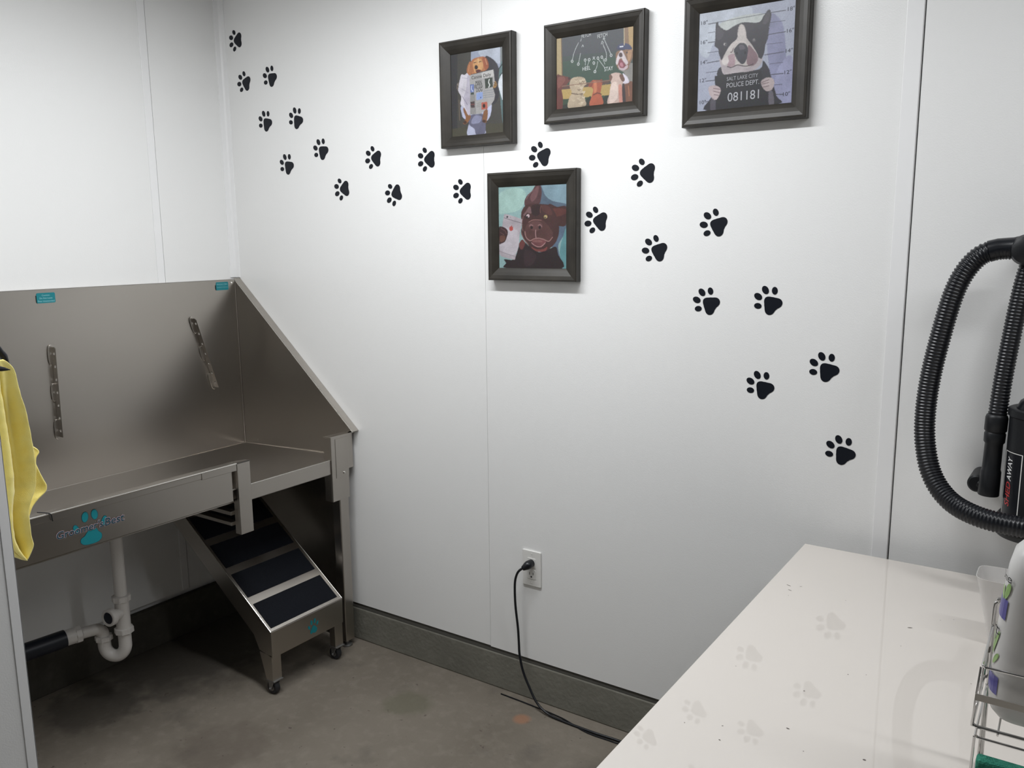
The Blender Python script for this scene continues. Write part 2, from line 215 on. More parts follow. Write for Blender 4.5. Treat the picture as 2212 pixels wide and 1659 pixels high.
# ---- artwork shapes (per mille of each print) and paw decal data (0.1 mm)
PRINTS={"newspaper":[["p","46443f",0,[[0,1000],[1000,1000],[1000,0],[0,0]]],["p","38373a",0,[[0,1000],[142,1000],[111,0],[0,0]]],["p","9aa4ba",0,[[406,1000],[1000,1000],[999,784],[951,752],[892,739],[690,887],[402,887]]],["p","b4bccc",1,[[573,996],[945,999],[953,807],[779,879],[601,924]]],["p","7c8284",0,[[956,1000],[1000,1000],[1000,793],[958,788]]],["p","34323a",1,[[676,912],[808,876],[895,812],[929,736],[904,646],[929,534],[911,407],[820,340],[763,418],[683,703]]],["p","5d7a7c",1,[[936,735],[1000,802],[1000,124],[970,209],[947,404],[929,534]]],["p","dfe6ee",1,[[1000,674],[936,634],[913,572],[936,497],[998,382]]],["l","1f2a30",10,[[925,747],[1000,802]]],["l","1f2a30",8,[[949,670],[1000,701]]],["p","4a4738",0,[[0,0],[0,101],[311,111],[343,128],[663,118],[996,111],[1000,0]]],["l","7a6858",7,[[155,445],[162,199]]],["p","b9bdd8",1,[[193,366],[337,394],[672,378],[776,357],[772,250],[702,162],[573,137],[647,72],[644,2],[323,1],[327,115],[360,165],[238,220],[201,289]]],["p","66657e",1,[[370,240],[516,249],[615,242],[664,155],[644,4],[485,3],[449,74],[344,142]]],["p","8d8fae",1,[[455,234],[591,216],[543,144],[390,149]]],["p","8a5a34",1,[[250,348],[319,315],[378,240],[361,193],[282,143],[227,159],[284,217],[241,306]]],["p","8a5a34",1,[[670,304],[711,273],[688,153],[649,135],[605,168],[626,260]]],["p","4a3022",0,[[301,164],[297,156],[288,150],[274,147],[258,148],[245,153],[236,160],[233,168],[236,176],[246,182],[260,185],[275,184],[289,180],[298,172]]],["p","4a3022",0,[[673,154],[670,147],[659,142],[645,140],[629,141],[614,145],[605,152],[601,159],[605,166],[615,171],[630,174],[646,173],[660,168],[670,162]]],["p","6a6058",0,[[180,605],[173,585],[161,570],[145,563],[130,565],[118,576],[111,594],[112,614],[119,634],[131,649],[147,656],[162,654],[174,643],[181,626]]],["l","9a9088",5,[[128,638],[162,621]]],["l","3a3430",4,[[124,610],[158,597]]],["p","a07840",0,[[890,569],[885,551],[872,538],[854,531],[834,533],[817,542],[805,558],[801,577],[806,595],[819,608],[837,615],[857,613],[874,604],[886,588]]],["l","5a4028",5,[[829,598],[872,583]]],["l","5a4028",5,[[835,569],[872,562]]],["p","cfcad4",1,[[211,745],[273,734],[373,723],[366,259],[258,343],[182,391],[201,480],[144,560],[173,663]]],["p","b6b0c0",1,[[334,724],[373,723],[366,259],[274,360],[247,476],[297,548]]],["l","a8a2b2",5,[[225,705],[333,687]]],["l","a8a2b2",5,[[212,574],[342,516]]],["l","8d8798",6,[[217,488],[321,376]]],["p","a9a7a6",0,[[373,723],[594,737],[826,750],[851,605],[812,544],[851,457],[834,394],[760,335],[577,250],[371,254]]],["p","c4c2c0",0,[[594,737],[826,750],[838,670],[607,663]]],["p","8f8d8c",0,[[379,485],[472,487],[486,251],[374,254]]],["p","3b443c",0,[[659,658],[808,659],[812,548],[670,541]]],["l","d8dcd8",9,[[748,641],[732,606],[754,576],[735,550]]],["p","8ea6dc",0,[[495,502],[620,508],[621,424],[499,415]]],["p","2a3a6a",0,[[592,442],[590,439],[587,436],[583,435],[578,435],[574,437],[571,440],[570,444],[572,447],[575,450],[579,451],[584,451],[588,449],[591,446]]],["p","5a6fb0",0,[[381,612],[450,611],[453,517],[385,517]]],["p","3a4a44",0,[[385,515],[453,515],[453,489],[387,488]]],["l","c8d0e8",8,[[414,595],[405,558],[427,528]]],["p","b85a44",0,[[589,380],[702,385],[707,301],[591,295]]],["p","2a1c1c",0,[[666,337],[663,327],[656,319],[646,315],[634,315],[624,321],[617,330],[615,341],[618,351],[625,359],[636,363],[647,362],[657,356],[664,347]]],["p","4a3a3c",0,[[384,404],[461,408],[463,333],[385,334]]],["l","8a4a4a",6,[[391,371],[460,371]]],["l","7f8894",4,[[635,513],[826,515]]],["l","7f8894",4,[[634,487],[825,489]]],["l","7f8894",4,[[633,461],[824,463]]],["l","7f8894",4,[[632,435],[823,437]]],["l","8a8680",4,[[506,377],[576,378]]],["l","8a8680",4,[[505,356],[575,357]]],["l","8a8680",4,[[504,335],[574,337]]],["t","37332f",34,[593,687],"Canine Daily",9],["t","2a2826",42,[542,622],"MAN",8],["t","2a2826",34,[540,580],"BITES",8],["t","2a2826",42,[554,537],"DOG",8],["p","b5703f",1,[[385,842],[433,903],[540,920],[661,916],[722,856],[739,790],[685,753],[595,748],[473,735],[389,738],[352,788]]],["p","d29a5c",1,[[447,869],[525,903],[600,891],[635,828],[610,765],[488,743],[452,798]]],["p","a4552f",1,[[623,910],[690,901],[733,837],[738,786],[685,756],[649,798]]],["p","a8683c",1,[[386,884],[338,837],[320,763],[380,720],[428,763],[423,838]]],["l","d89a70",6,[[675,889],[705,821]]],["l","d0905c",6,[[370,843],[351,770]]],["p","2a1c1c",0,[[536,801],[532,791],[523,782],[509,778],[494,780],[481,786],[472,796],[469,808],[473,819],[483,827],[496,831],[511,829],[524,823],[533,813]]],["l","3a2018",6,[[455,861],[500,864]]],["l","3a2018",6,[[553,861],[599,866]]],["p","5a2a28",1,[[489,771],[565,774],[595,757],[519,738]]],["l","e8c890",6,[[540,902],[545,845]]]],"blackboard":[["p","33423f",0,[[0,1000],[1000,1000],[1000,0],[0,0]]],["p","3b3f46",0,[[69,1000],[887,1000],[891,700],[69,738]]],["p","2c4a3a",0,[[80,669],[888,614],[892,287],[80,326]]],["p","b09a6a",0,[[0,1000],[67,1000],[82,475],[1,463]]],["l","6a5238",12,[[69,998],[82,475]]],["p","8a6a4a",0,[[880,1000],[1000,1000],[1000,661],[892,678]]],["p","b8965a",0,[[934,1000],[1000,1000],[1000,661],[952,669]]],["l","c8b890",7,[[882,999],[887,765]]],["p","5a3e34",0,[[74,327],[706,329],[712,284],[74,275]]],["l","8a6450",8,[[80,324],[706,323]]],["p","b89a50",0,[[68,276],[722,271],[714,123],[68,141]]],["p","2e4630",0,[[68,141],[719,124],[699,1],[0,0],[0,117]]],["p","20281e",1,[[68,51],[180,61],[180,0],[68,0]]],["p","20281e",1,[[378,61],[464,142],[454,1],[389,5]]],["p","20281e",1,[[604,80],[698,124],[689,8],[615,9]]],["p","6a2f26",1,[[0,463],[69,477],[147,449],[193,426],[182,382],[124,321],[74,281],[91,164],[79,1],[0,0]]],["p","84463a",1,[[18,449],[91,457],[124,412],[68,328],[23,311]]],["p","3a1c1a",0,[[192,420],[190,411],[185,405],[178,402],[170,403],[163,408],[158,416],[157,425],[158,434],[163,440],[170,443],[178,442],[185,437],[190,429]]],["p","b8a488",1,[[180,348],[213,417],[312,427],[382,394],[407,312],[377,288],[356,212],[394,93],[389,11],[167,5],[180,153],[213,206],[189,289]]],["l","9c886e",9,[[247,203],[263,189],[276,201]]],["l","d2c0a4",9,[[358,215],[374,202],[387,214]]],["l","c8b496",9,[[308,58],[324,45],[337,57]]],["l","c8b496",9,[[250,319],[266,305],[279,317]]],["l","c8b496",9,[[297,194],[313,181],[326,193]]],["l","8a7660",9,[[313,342],[328,329],[341,341]]],["l","d2c0a4",9,[[351,198],[366,185],[379,197]]],["l","d2c0a4",9,[[318,374],[333,360],[346,372]]],["l","9c886e",9,[[257,394],[273,381],[286,393]]],["l","c8b496",9,[[286,132],[302,119],[315,131]]],["l","c8b496",9,[[326,51],[341,38],[355,50]]],["l","8a7660",9,[[328,180],[343,167],[356,179]]],["l","8a7660",9,[[352,357],[367,343],[380,355]]],["l","c8b496",9,[[289,305],[305,292],[318,304]]],["l","c8b496",9,[[337,75],[352,62],[365,74]]],["l","9c886e",9,[[291,257],[307,243],[320,255]]],["l","8a7660",9,[[296,248],[311,235],[324,247]]],["l","d2c0a4",9,[[357,138],[372,124],[385,136]]],["l","8a7660",9,[[350,22],[365,9],[378,21]]],["l","d2c0a4",9,[[323,275],[338,262],[351,274]]],["l","9c886e",9,[[325,318],[340,304],[353,316]]],["l","c8b496",9,[[255,382],[270,369],[283,381]]],["l","c8b496",9,[[223,109],[238,95],[251,108]]],["l","c8b496",9,[[355,385],[370,372],[383,384]]],["l","d2c0a4",9,[[335,68],[350,55],[363,67]]],["l","c8b496",9,[[308,113],[323,100],[336,112]]],["l","6a5444",9,[[208,207],[290,185],[361,188]]],["p","b5552e",1,[[442,291],[485,353],[548,346],[612,325],[602,237],[592,160],[614,101],[620,8],[452,7],[475,129],[496,228]]],["p","8a3c24",1,[[431,281],[474,343],[495,329],[474,264]]],["p","8a3c24",1,[[585,345],[612,347],[612,302],[596,316]]],["l","6a2c1c",10,[[497,149],[550,171],[603,147]]],["p","d07848",1,[[506,327],[538,323],[544,199],[507,181]]],["p","8a8680",1,[[818,462],[1000,511],[1000,251],[954,258],[891,397]]],["p","c8aca0",1,[[716,388],[757,415],[829,405],[871,356],[882,278],[863,204],[876,1],[687,5],[708,146],[723,266]]],["p","e0c8bc",1,[[728,265],[800,278],[813,77],[720,10],[704,90]]],["p","d08a78",1,[[821,231],[862,226],[876,1],[834,6]]],["p","6a4638",1,[[699,390],[721,401],[742,362],[722,310],[706,329]]],["p","6a4638",1,[[830,383],[881,371],[907,329],[894,276],[851,309]]],["p","7a4a32",1,[[883,245],[923,262],[1000,257],[1000,0],[917,0],[899,155]]],["p","3a2a2c",1,[[867,247],[898,221],[912,1],[876,1]]],["l","a86a44",9,[[944,215],[956,82]]],["p","dcd4e2",1,[[870,394],[922,349],[955,268],[913,252],[872,268],[902,308]]],["p","8a6446",1,[[783,663],[815,701],[876,702],[989,693],[995,598],[955,496],[941,444],[880,437],[823,461],[792,520]]],["p","b88a60",1,[[927,673],[982,680],[969,581],[939,542]]],["p","d6c8cc",1,[[841,697],[871,687],[903,612],[937,531],[920,501],[878,545],[857,597],[827,586],[805,518],[784,548],[801,627]]],["p","d0b8c0",1,[[818,516],[829,460],[880,433],[930,457],[930,500],[879,475]]],["p","8a3a4a",1,[[817,560],[847,582],[880,550],[907,498],[880,464],[830,484]]],["p","c07888",1,[[838,535],[868,536],[879,486],[843,493]]],["p","4a3030",0,[[869,639],[867,625],[860,615],[850,610],[840,612],[830,619],[823,632],[820,646],[822,660],[829,670],[839,675],[850,673],[859,666],[866,653]]],["p","2a2028",0,[[934,661],[933,657],[930,653],[925,652],[920,653],[915,656],[911,660],[910,665],[911,669],[915,673],[919,674],[925,673],[930,670],[933,666]]],["p","2f3760",1,[[800,736],[814,777],[875,794],[946,769],[985,701],[896,710],[846,723]]],["p","252b4e",1,[[800,736],[896,712],[876,700],[805,722]]],["l","e8eaf4",9,[[835,752],[870,753]]],["p","e8eaf4",0,[[842,753],[842,749],[840,747],[837,745],[835,746],[832,748],[831,751],[830,755],[830,759],[832,761],[835,763],[837,762],[840,760],[841,757]]],["p","e8eaf4",0,[[877,753],[876,749],[874,747],[872,745],[869,746],[867,748],[865,751],[864,755],[865,759],[867,761],[869,763],[872,762],[874,760],[876,757]]],["l","c8cccc",4.5,[[228,650],[224,639],[215,635],[206,641],[202,654],[206,666],[215,669],[223,663],[228,650]]],["l","c8cccc",4.5,[[311,599],[307,587],[298,584],[289,590],[285,603],[289,614],[298,618],[307,612],[311,599]]],["l","c8cccc",4.5,[[401,641],[397,630],[389,626],[380,632],[376,645],[380,657],[388,660],[397,654],[401,641]]],["l","c8cccc",4.5,[[454,639],[450,627],[441,624],[433,630],[428,643],[432,654],[441,658],[450,652],[454,639]]],["l","c8cccc",4.5,[[514,585],[510,573],[501,570],[493,576],[488,588],[492,600],[501,603],[509,598],[514,585]]],["l","c8cccc",4.5,[[567,643],[563,632],[555,628],[546,634],[542,647],[546,658],[554,662],[563,656],[567,643]]],["l","c8cccc",4.5,[[616,649],[612,637],[604,634],[596,640],[591,653],[595,664],[604,667],[612,662],[616,649]]],["l","c8cccc",4.5,[[666,604],[662,593],[654,589],[645,595],[641,608],[645,619],[653,622],[662,617],[666,604]]],["l","c8cccc",4.5,[[736,655],[732,643],[724,640],[715,646],[711,659],[715,670],[723,673],[732,667],[736,655]]],["l","c8cccc",4.5,[[531,466],[526,454],[518,451],[509,457],[505,469],[509,481],[518,484],[526,479],[531,466]]],["l","bcc2c2",4.5,[[488,669],[517,632]]],["l","bcc2c2",4.5,[[516,667],[488,638]]],["l","bcc2c2",4.5,[[500,673],[501,660]]],["l","bcc2c2",4.5,[[218,671],[245,779],[299,893]]],["l","bcc2c2",4.5,[[328,910],[337,942]]],["l","bcc2c2",4.5,[[302,616],[327,744]]],["l","bcc2c2",4.5,[[391,626],[391,573]]],["l","bcc2c2",4.5,[[441,624],[419,561]]],["l","bcc2c2",4.5,[[521,484],[542,534],[552,599]]],["l","bcc2c2",4.5,[[565,621],[642,503]]],["l","bcc2c2",4.5,[[618,633],[644,550]]],["l","bcc2c2",4.5,[[662,621],[661,703],[613,831]]],["l","bcc2c2",4.5,[[718,678],[628,899]]],["l","bcc2c2",4.5,[[343,828],[356,853],[366,827]]],["l","bcc2c2",4.5,[[597,828],[607,865],[624,835]]],["l","bcc2c2",4.5,[[620,884],[626,910],[643,894]]],["t","c8cccc",38,[401,976],"FETCH",14],["t","c8cccc",40,[610,940],"FETCH",18],["t","d4d8d8",42,[406,526],"HEEL",6],["t","d4d8d8",44,[694,481],"STAY",6]],"lineup":[["p","a9afc4",0,[[0,1000],[1000,1000],[1000,0],[0,0]]],["p","bcc4d2",1,[[0,1000],[520,1000],[510,825],[189,701],[107,547],[3,640]]],["p","c0c6c4",1,[[218,859],[439,913],[691,898],[645,809],[360,762]]],["p","8b8db0",1,[[754,883],[852,816],[899,685],[929,382],[915,145],[897,0],[847,0],[766,319],[727,641]]],["p","9a9cc0",1,[[833,312],[979,456],[1000,0],[847,0]]],["l","454654",9,[[100,881],[187,883]]],["l","454654",5,[[196,884],[716,897]]],["l","454654",8,[[753,897],[901,898]]],["l","454654",5,[[103,794],[177,795]]],["l","454654",8,[[107,696],[185,695]]],["l","454654",5,[[102,593],[219,595]]],["l","454654",8,[[102,492],[231,498]]],["l","454654",5,[[95,395],[213,395]]],["l","454654",8,[[91,309],[190,307]]],["l","454654",8,[[96,96],[142,100]]],["l","454654",4,[[753,802],[901,802]]],["l","454654",8,[[742,690],[906,694]]],["l","454654",4,[[721,598],[882,595]]],["l","454654",7,[[708,498],[899,504]]],["l","454654",4,[[763,403],[895,403]]],["l","454654",8,[[784,297],[904,297]]],["l","454654",5,[[822,194],[896,192]]],["l","454654",8,[[834,100],[909,94]]],["t","3f404e",45,[59,901],"18\"",5],["t","3f404e",45,[60,706],"16\"",5],["t","3f404e",45,[65,503],"14\"",5],["t","3f404e",45,[61,320],"12\"",5],["t","3f404e",45,[65,96],"10\"",5],["t","3f404e",45,[955,906],"18\"",5],["t","3f404e",45,[955,700],"16\"",5],["t","3f404e",45,[952,510],"14\"",5],["t","3f404e",45,[949,305],"12\"",5],["t","3f404e",45,[944,94],"10\"",5],["p","2f2d36",1,[[210,373],[251,435],[289,358],[427,360],[664,369],[694,446],[756,360],[785,269],[843,87],[854,0],[122,1],[148,124],[224,225]]],["p","55505c",1,[[157,124],[206,103],[210,3],[153,4]]],["p","6a6470",1,[[766,126],[804,131],[822,5],[772,1]]],["p","b7acb0",1,[[235,518],[275,497],[319,460],[625,493],[684,479],[674,416],[597,360],[427,356],[289,356],[251,443]]],["p","322f39",1,[[185,871],[196,892],[211,886],[219,851],[298,792],[375,821],[442,841],[509,842],[636,822],[684,879],[735,932],[761,874],[746,773],[735,656],[713,595],[703,525],[676,468],[625,493],[452,592],[315,574],[282,529],[257,503],[224,576],[218,617],[178,654],[184,718],[182,799]]],["p","49434e",1,[[689,859],[732,909],[746,868],[720,800],[679,805]]],["p","443f49",1,[[198,837],[273,780],[241,711],[197,724]]],["p","c9c0bc",1,[[438,821],[468,826],[490,803],[507,746],[516,689],[565,623],[623,533],[642,475],[594,416],[527,399],[424,433],[329,435],[276,456],[262,499],[314,598],[364,658],[414,692],[423,771]]],["p","8c6e76",1,[[536,615],[588,569],[633,508],[639,452],[595,408],[535,422],[523,504]]],["p","b0929a",1,[[317,525],[385,550],[405,468],[390,429],[329,431]]],["p","d8cfcc",1,[[262,495],[316,542],[336,475],[294,447]]],["l","4a3a42",8,[[321,432],[356,416],[390,421]]],["l","4a3a42",9,[[390,421],[432,433],[501,413],[544,412],[594,424]]],["l","6a5058",8,[[382,615],[367,569],[350,570]]],["l","d8ccc8",8,[[378,608],[398,654],[449,663],[509,641]]],["p","3a3944",1,[[412,620],[449,648],[501,634],[533,583],[527,503],[508,449],[475,436],[435,473],[408,516],[385,583]]],["p","5a5560",1,[[442,625],[484,624],[503,586],[452,584]]],["p","17161c",0,[[429,550],[429,544],[426,539],[422,536],[417,537],[413,540],[410,546],[409,552],[410,558],[412,563],[416,565],[421,565],[425,562],[428,556]]],["p","17161c",0,[[516,545],[516,538],[513,534],[509,531],[504,532],[500,535],[497,540],[496,547],[497,553],[499,558],[503,560],[508,560],[512,556],[515,551]]],["p","565058",0,[[315,652],[313,644],[307,638],[298,635],[288,636],[279,641],[272,649],[270,657],[272,666],[278,672],[287,674],[297,673],[306,669],[312,661]]],["p","c8c4c0",0,[[298,654],[298,649],[295,645],[291,643],[286,644],[282,647],[279,651],[278,657],[278,662],[281,666],[285,668],[290,667],[294,664],[297,660]]],["p","18181c",0,[[300,652],[300,649],[298,646],[295,645],[292,645],[289,647],[287,650],[286,654],[287,657],[289,660],[291,661],[295,661],[297,659],[299,656]]],["p","565058",0,[[611,654],[610,647],[604,641],[596,639],[587,640],[579,644],[573,651],[571,659],[573,666],[578,672],[586,674],[595,673],[603,669],[609,662]]],["p","8a8684",0,[[599,662],[598,658],[596,655],[593,654],[590,654],[586,656],[584,660],[583,664],[584,667],[586,670],[589,672],[592,671],[595,669],[598,666]]],["p","25252b",0,[[187,351],[427,356],[681,351],[710,164],[749,144],[772,0],[210,2],[206,226],[191,285]]],["t","a8a8ae",46,[484,306],"SALT LAKE CITY",3],["t","b4b4ba",56,[491,241],"POLICE DEPT.",3],["t","b8b8be",108,[500,120],"081181",2],["p","c0aeb0",1,[[123,234],[170,258],[232,240],[260,201],[236,133],[202,107],[147,153]]],["p","b8a8a8",1,[[678,239],[735,274],[794,262],[817,218],[798,156],[749,140],[706,172]]],["l","7a5e66",7,[[180,225],[251,210]]],["l","7a5e66",7,[[181,196],[247,177]]],["l","7a5e66",7,[[187,162],[235,150]]],["l","7a6268",7,[[686,230],[761,251]]],["l","7a6268",7,[[687,214],[762,223]]],["l","7a6268",7,[[705,184],[764,191]]]],"phone":[["p","8fb4b4",0,[[0,1000],[1000,1000],[1000,0],[0,0]]],["p","7f9fae",1,[[624,1000],[1000,1000],[999,744],[800,787],[689,884]]],["p","a0c4bc",1,[[1,909],[253,985],[415,913],[341,726],[102,676],[0,697]]],["p","55687c",1,[[618,998],[657,959],[700,874],[800,806],[999,763],[998,689],[798,676],[574,813]]],["p","5a7088",1,[[885,516],[996,533],[984,431],[916,339],[881,246],[944,0],[832,0],[793,340]]],["p","5f9aa0",1,[[950,385],[1000,468],[1000,0],[955,0],[903,199]]],["p","4a2825",1,[[744,766],[866,735],[999,731],[996,524],[885,512],[796,565]]],["p","63322c",1,[[799,713],[976,708],[987,653],[831,620]]],["p","563538",1,[[561,1000],[626,998],[647,904],[613,775],[504,750],[411,743],[396,819],[438,884],[508,937]]],["p","754d50",1,[[566,972],[606,980],[575,860],[505,806],[484,873]]],["l","8a6468",6,[[425,837],[461,892],[531,946]]],["p","2c1c20",1,[[86,113],[231,113],[306,268],[355,345],[470,267],[608,200],[746,237],[848,265],[880,171],[922,1],[125,0],[109,64]]],["p","6a3430",1,[[306,287],[355,354],[401,306],[352,229]]],["p","3a262c",1,[[399,229],[561,171],[512,56],[395,36]]],["p","4a2a29",1,[[358,707],[412,762],[505,786],[642,776],[755,756],[832,675],[880,563],[895,451],[860,340],[791,265],[700,214],[608,204],[516,233],[447,286],[379,359],[340,441],[360,536],[342,631]]],["p","7a5a5c",1,[[374,650],[410,687],[469,751],[503,684],[479,666],[433,677],[409,639]]],["p","351d1f",1,[[504,759],[619,765],[623,672],[571,635],[502,665]]],["p","5c3330",1,[[642,755],[754,743],[798,639],[685,670]]],["p","5b3735",1,[[453,553],[524,587],[638,590],[717,538],[794,453],[799,397],[747,329],[657,351],[565,366],[472,339],[405,392],[391,459],[418,516]]],["p","6e4645",1,[[459,534],[546,578],[638,551],[657,502],[607,470],[567,456],[509,462],[464,491]]],["p","27141a",0,[[518,497],[516,489],[510,482],[502,479],[494,479],[486,483],[481,489],[479,498],[481,506],[487,512],[495,516],[503,516],[511,512],[516,505]]],["p","27141a",0,[[634,497],[632,489],[627,483],[620,479],[611,480],[604,483],[599,490],[598,497],[600,505],[605,511],[612,515],[620,514],[628,511],[633,504]]],["l","9a7272",7,[[466,515],[488,531],[516,519]]],["l","9a7272",7,[[591,520],[620,531],[646,507]]],["l","b48888",8,[[558,466],[555,419],[563,369]]],["l","a87c78",8,[[400,449],[414,382],[472,339],[519,357],[565,366],[611,366],[679,351],[747,329],[799,378]]],["l","9a6a66",6,[[454,562],[524,589],[638,582]]],["l","8a6462",6,[[374,631],[354,536],[369,459]]],["p","7a4346",1,[[495,339],[565,360],[668,349],[707,322],[644,276],[552,286]]],["p","94605e",1,[[507,338],[588,352],[656,327],[564,319]]],["l","b88888",7,[[495,315],[552,276],[632,266],[696,313]]],["p","8a423e",1,[[493,267],[562,238],[666,237],[723,266],[700,218],[608,204],[539,224]]],["l","8f6660",6,[[345,441],[379,364],[448,296]]],["l","7a4a44",6,[[636,755],[624,709],[626,671]]],["p","2a1618",0,[[478,633],[474,620],[463,610],[447,604],[429,605],[414,611],[403,622],[399,635],[404,648],[415,658],[431,664],[448,663],[464,657],[475,646]]],["p","c9b0b4",0,[[471,638],[469,629],[462,622],[451,618],[440,618],[430,622],[423,630],[420,639],[423,648],[430,655],[441,659],[452,659],[462,654],[469,647]]],["p","1c1418",0,[[447,627],[446,622],[442,618],[437,616],[431,616],[426,619],[422,623],[421,628],[423,633],[426,636],[432,638],[437,638],[442,636],[446,632]]],["p","3a2020",0,[[740,620],[736,608],[725,599],[709,593],[692,594],[677,600],[666,610],[663,622],[667,634],[678,643],[693,649],[710,648],[726,642],[736,632]]],["p","c0a468",0,[[730,622],[727,613],[719,606],[708,602],[696,602],[685,606],[678,614],[675,623],[678,633],[686,640],[697,644],[709,644],[720,639],[727,632]]],["p","1c1418",0,[[711,615],[710,610],[706,606],[701,604],[695,605],[689,607],[686,611],[684,616],[686,621],[690,624],[695,626],[701,626],[707,624],[710,620]]],["p","f0f0e0",0,[[709,623],[709,621],[708,620],[706,619],[704,619],[702,620],[701,621],[700,623],[701,624],[702,626],[704,626],[706,626],[708,626],[709,624]]],["p","b3a9b0",1,[[81,647],[102,668],[138,663],[344,605],[356,588],[348,536],[255,138],[236,114],[207,111],[7,167],[5,329],[52,513]]],["p","c2bac2",1,[[52,513],[145,492],[310,441],[256,172],[7,231],[8,348]]],["l","6f666e",5,[[83,623],[219,586],[346,555]]],["l","8a8088",4,[[6,211],[243,147]]],["p","33303a",0,[[150,632],[148,627],[144,623],[138,620],[131,620],[125,623],[120,627],[119,633],[121,638],[125,642],[131,645],[138,645],[145,642],[149,638]]],["p","77707a",0,[[188,625],[187,622],[186,621],[183,620],[181,620],[178,621],[177,623],[176,625],[177,627],[179,629],[181,629],[184,629],[186,628],[188,627]]],["p","b8443a",0,[[224,490],[220,479],[212,470],[199,466],[185,466],[173,471],[165,480],[162,491],[165,503],[174,512],[187,516],[200,516],[213,511],[221,502]]],["p","b8443a",1,[[167,509],[187,514],[208,512],[222,504],[221,481],[206,464],[180,462],[164,478]]],["p","c2bac2",0,[[239,492],[238,488],[235,485],[231,484],[226,484],[222,486],[219,489],[218,492],[219,496],[222,499],[226,501],[231,501],[235,499],[238,496]]],["l","b8443a",7,[[195,516],[203,525]]],["p","3f2526",1,[[0,499],[61,514],[123,484],[141,444],[124,386],[92,328],[19,299],[6,309]]],["p","6b4436",1,[[17,397],[94,401],[93,347],[26,324]]],["l","6a4648",6,[[37,494],[96,464],[119,425]]],["l","6a4648",5,[[23,445],[83,415]]]]}
PAD=[[250,-321],[217,-271],[186,-231],[161,-192],[130,-157],[99,-116],[55,-78],[0,-60],[-55,-78],[-99,-116],[-130,-157],[-161,-192],[-186,-231],[-217,-271],[-250,-321],[-265,-381],[-249,-441],[-206,-485],[-146,-504],[-85,-497],[-37,-484],[0,-486],[37,-484],[85,-497],[146,-504],[206,-485],[249,-441],[265,-381]]
TOES=[[-296,-89,0.01,0.0076,2.269],[-127,89,0.0115,0.0084,1.806],[127,89,0.0115,0.0084,1.336],[296,-89,0.01,0.0076,0.872]]
PAWS=[[0.0699,2.2832,1.545,1.005],[0.1051,2.1335,1.244,0.995],[0.2552,2.1428,0.879,0.992],[0.2181,1.9893,0.722,0.993],[0.3868,1.9863,0.642,0.995],[0.3229,1.8253,0.787,0.993],[0.5053,1.8661,0.859,0.992],[0.755,1.8137,1.403,0.997],[0.5984,1.7111,1.655,0.992],[0.8431,1.6816,1.844,0.997],[0.9908,1.7921,1.549,0.997],[1.1355,1.6847,1.55,1.0],[1.431,1.7824,1.283,1.002],[1.7696,1.7113,1.488,1.0],[1.6225,1.5857,1.398,1.001],[1.8096,1.5052,1.213,1.003],[1.9798,1.5732,1.179,1.005],[1.9673,1.3684,0.97,1.008],[2.1378,1.3793,0.76,1.004],[2.1259,1.1537,0.795,1.003],[2.2885,1.2151,0.74,0.998],[2.3404,1.0051,0.682,1.0]]
# ================================================================== room
XR, YB, ZC = 4.4, -4.0, 2.58
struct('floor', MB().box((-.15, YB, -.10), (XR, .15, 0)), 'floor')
struct('ceiling', MB().box((-.15, YB, ZC), (XR, .15, ZC + .08)), 'ceil')
# wall A (behind the tub): wall panels hang above a concrete curb
g = .0012
struct('wall_left', MB().box((-.012, YB, .185), (0, -.317 - g, ZC)).box((-.012, -.317 + g, .185), (0, 0, ZC)).box((-.15, YB, .0), (-.03, .15, ZC)), 'panel')
struct('baseboard_left', MB().box((-.03, YB, 0), (-.002, 0, .158)), 'curb_dark', bevel=.004)
# wall B (pictures): three visible sheets
struct('wall_right', MB().box((-.012, 0, .150), (1.238 - .0005, .0030, ZC)).box((1.238 + .0005, 0, .147), (2.479 - g, .0030, ZC)).box((2.479 + g, 0, .147), (XR, .012, ZC)).box((-.03, .035, 0), (XR, .15, ZC)), 'panel')
struct('gap_strip', MB().box((-.03, .0035, .1285), (XR, .0345, .158)), 'gap')  # near-flush strip; the open gap's shade is put into its dark colour
struct('baseboard_right', MB().box((-.03, .001, 0), (XR, .036, .128)), 'curb', bevel=.004)
struct('wall_far', MB().box((XR, YB, 0), (XR + .1, .15, ZC)), 'rear')
struct('wall_back', MB().box((-.15, YB - .1, 0), (XR + .1, YB, ZC)), 'rear')
# seams, battens and corner coves
struct('trim_1', MB().box((2.440, -.0035, .147), (2.4765, 0, ZC)), 'trim', bevel=.001)
struct('trim_2', MB().box((0, -.348, .185), (.0030, -.319, ZC)), 'trim', bevel=.001)
cv = [(0.0, 0), (.028, 0), (.0275, -.003), (.012, -.0065), (.0065, -.012), (.003, -.0275), (0, -.028)]
struct('trim_3', MB().prism([(x, y, 1.392) for x, y in cv], (0, 0, ZC - 1.392)), 'trim')
struct('wall_partition', MB().box((0, -1.615, 0), (1.2485, -1.501, ZC)), 'panel')
L_ = MB().box((1.2485, -1.5175, 0), (1.2505, -1.4990, ZC)).box((1.230, -1.501, 0), (1.2505, -1.4990, ZC))
struct('trim_4', L_, 'trim', bevel=.0006)
L_ = MB().box((1.2485, -1.617, 0), (1.2505, -1.5985, ZC)).box((1.230, -1.617, 0), (1.2505, -1.615, ZC))
struct('trim_5', L_, 'trim', bevel=.0006)
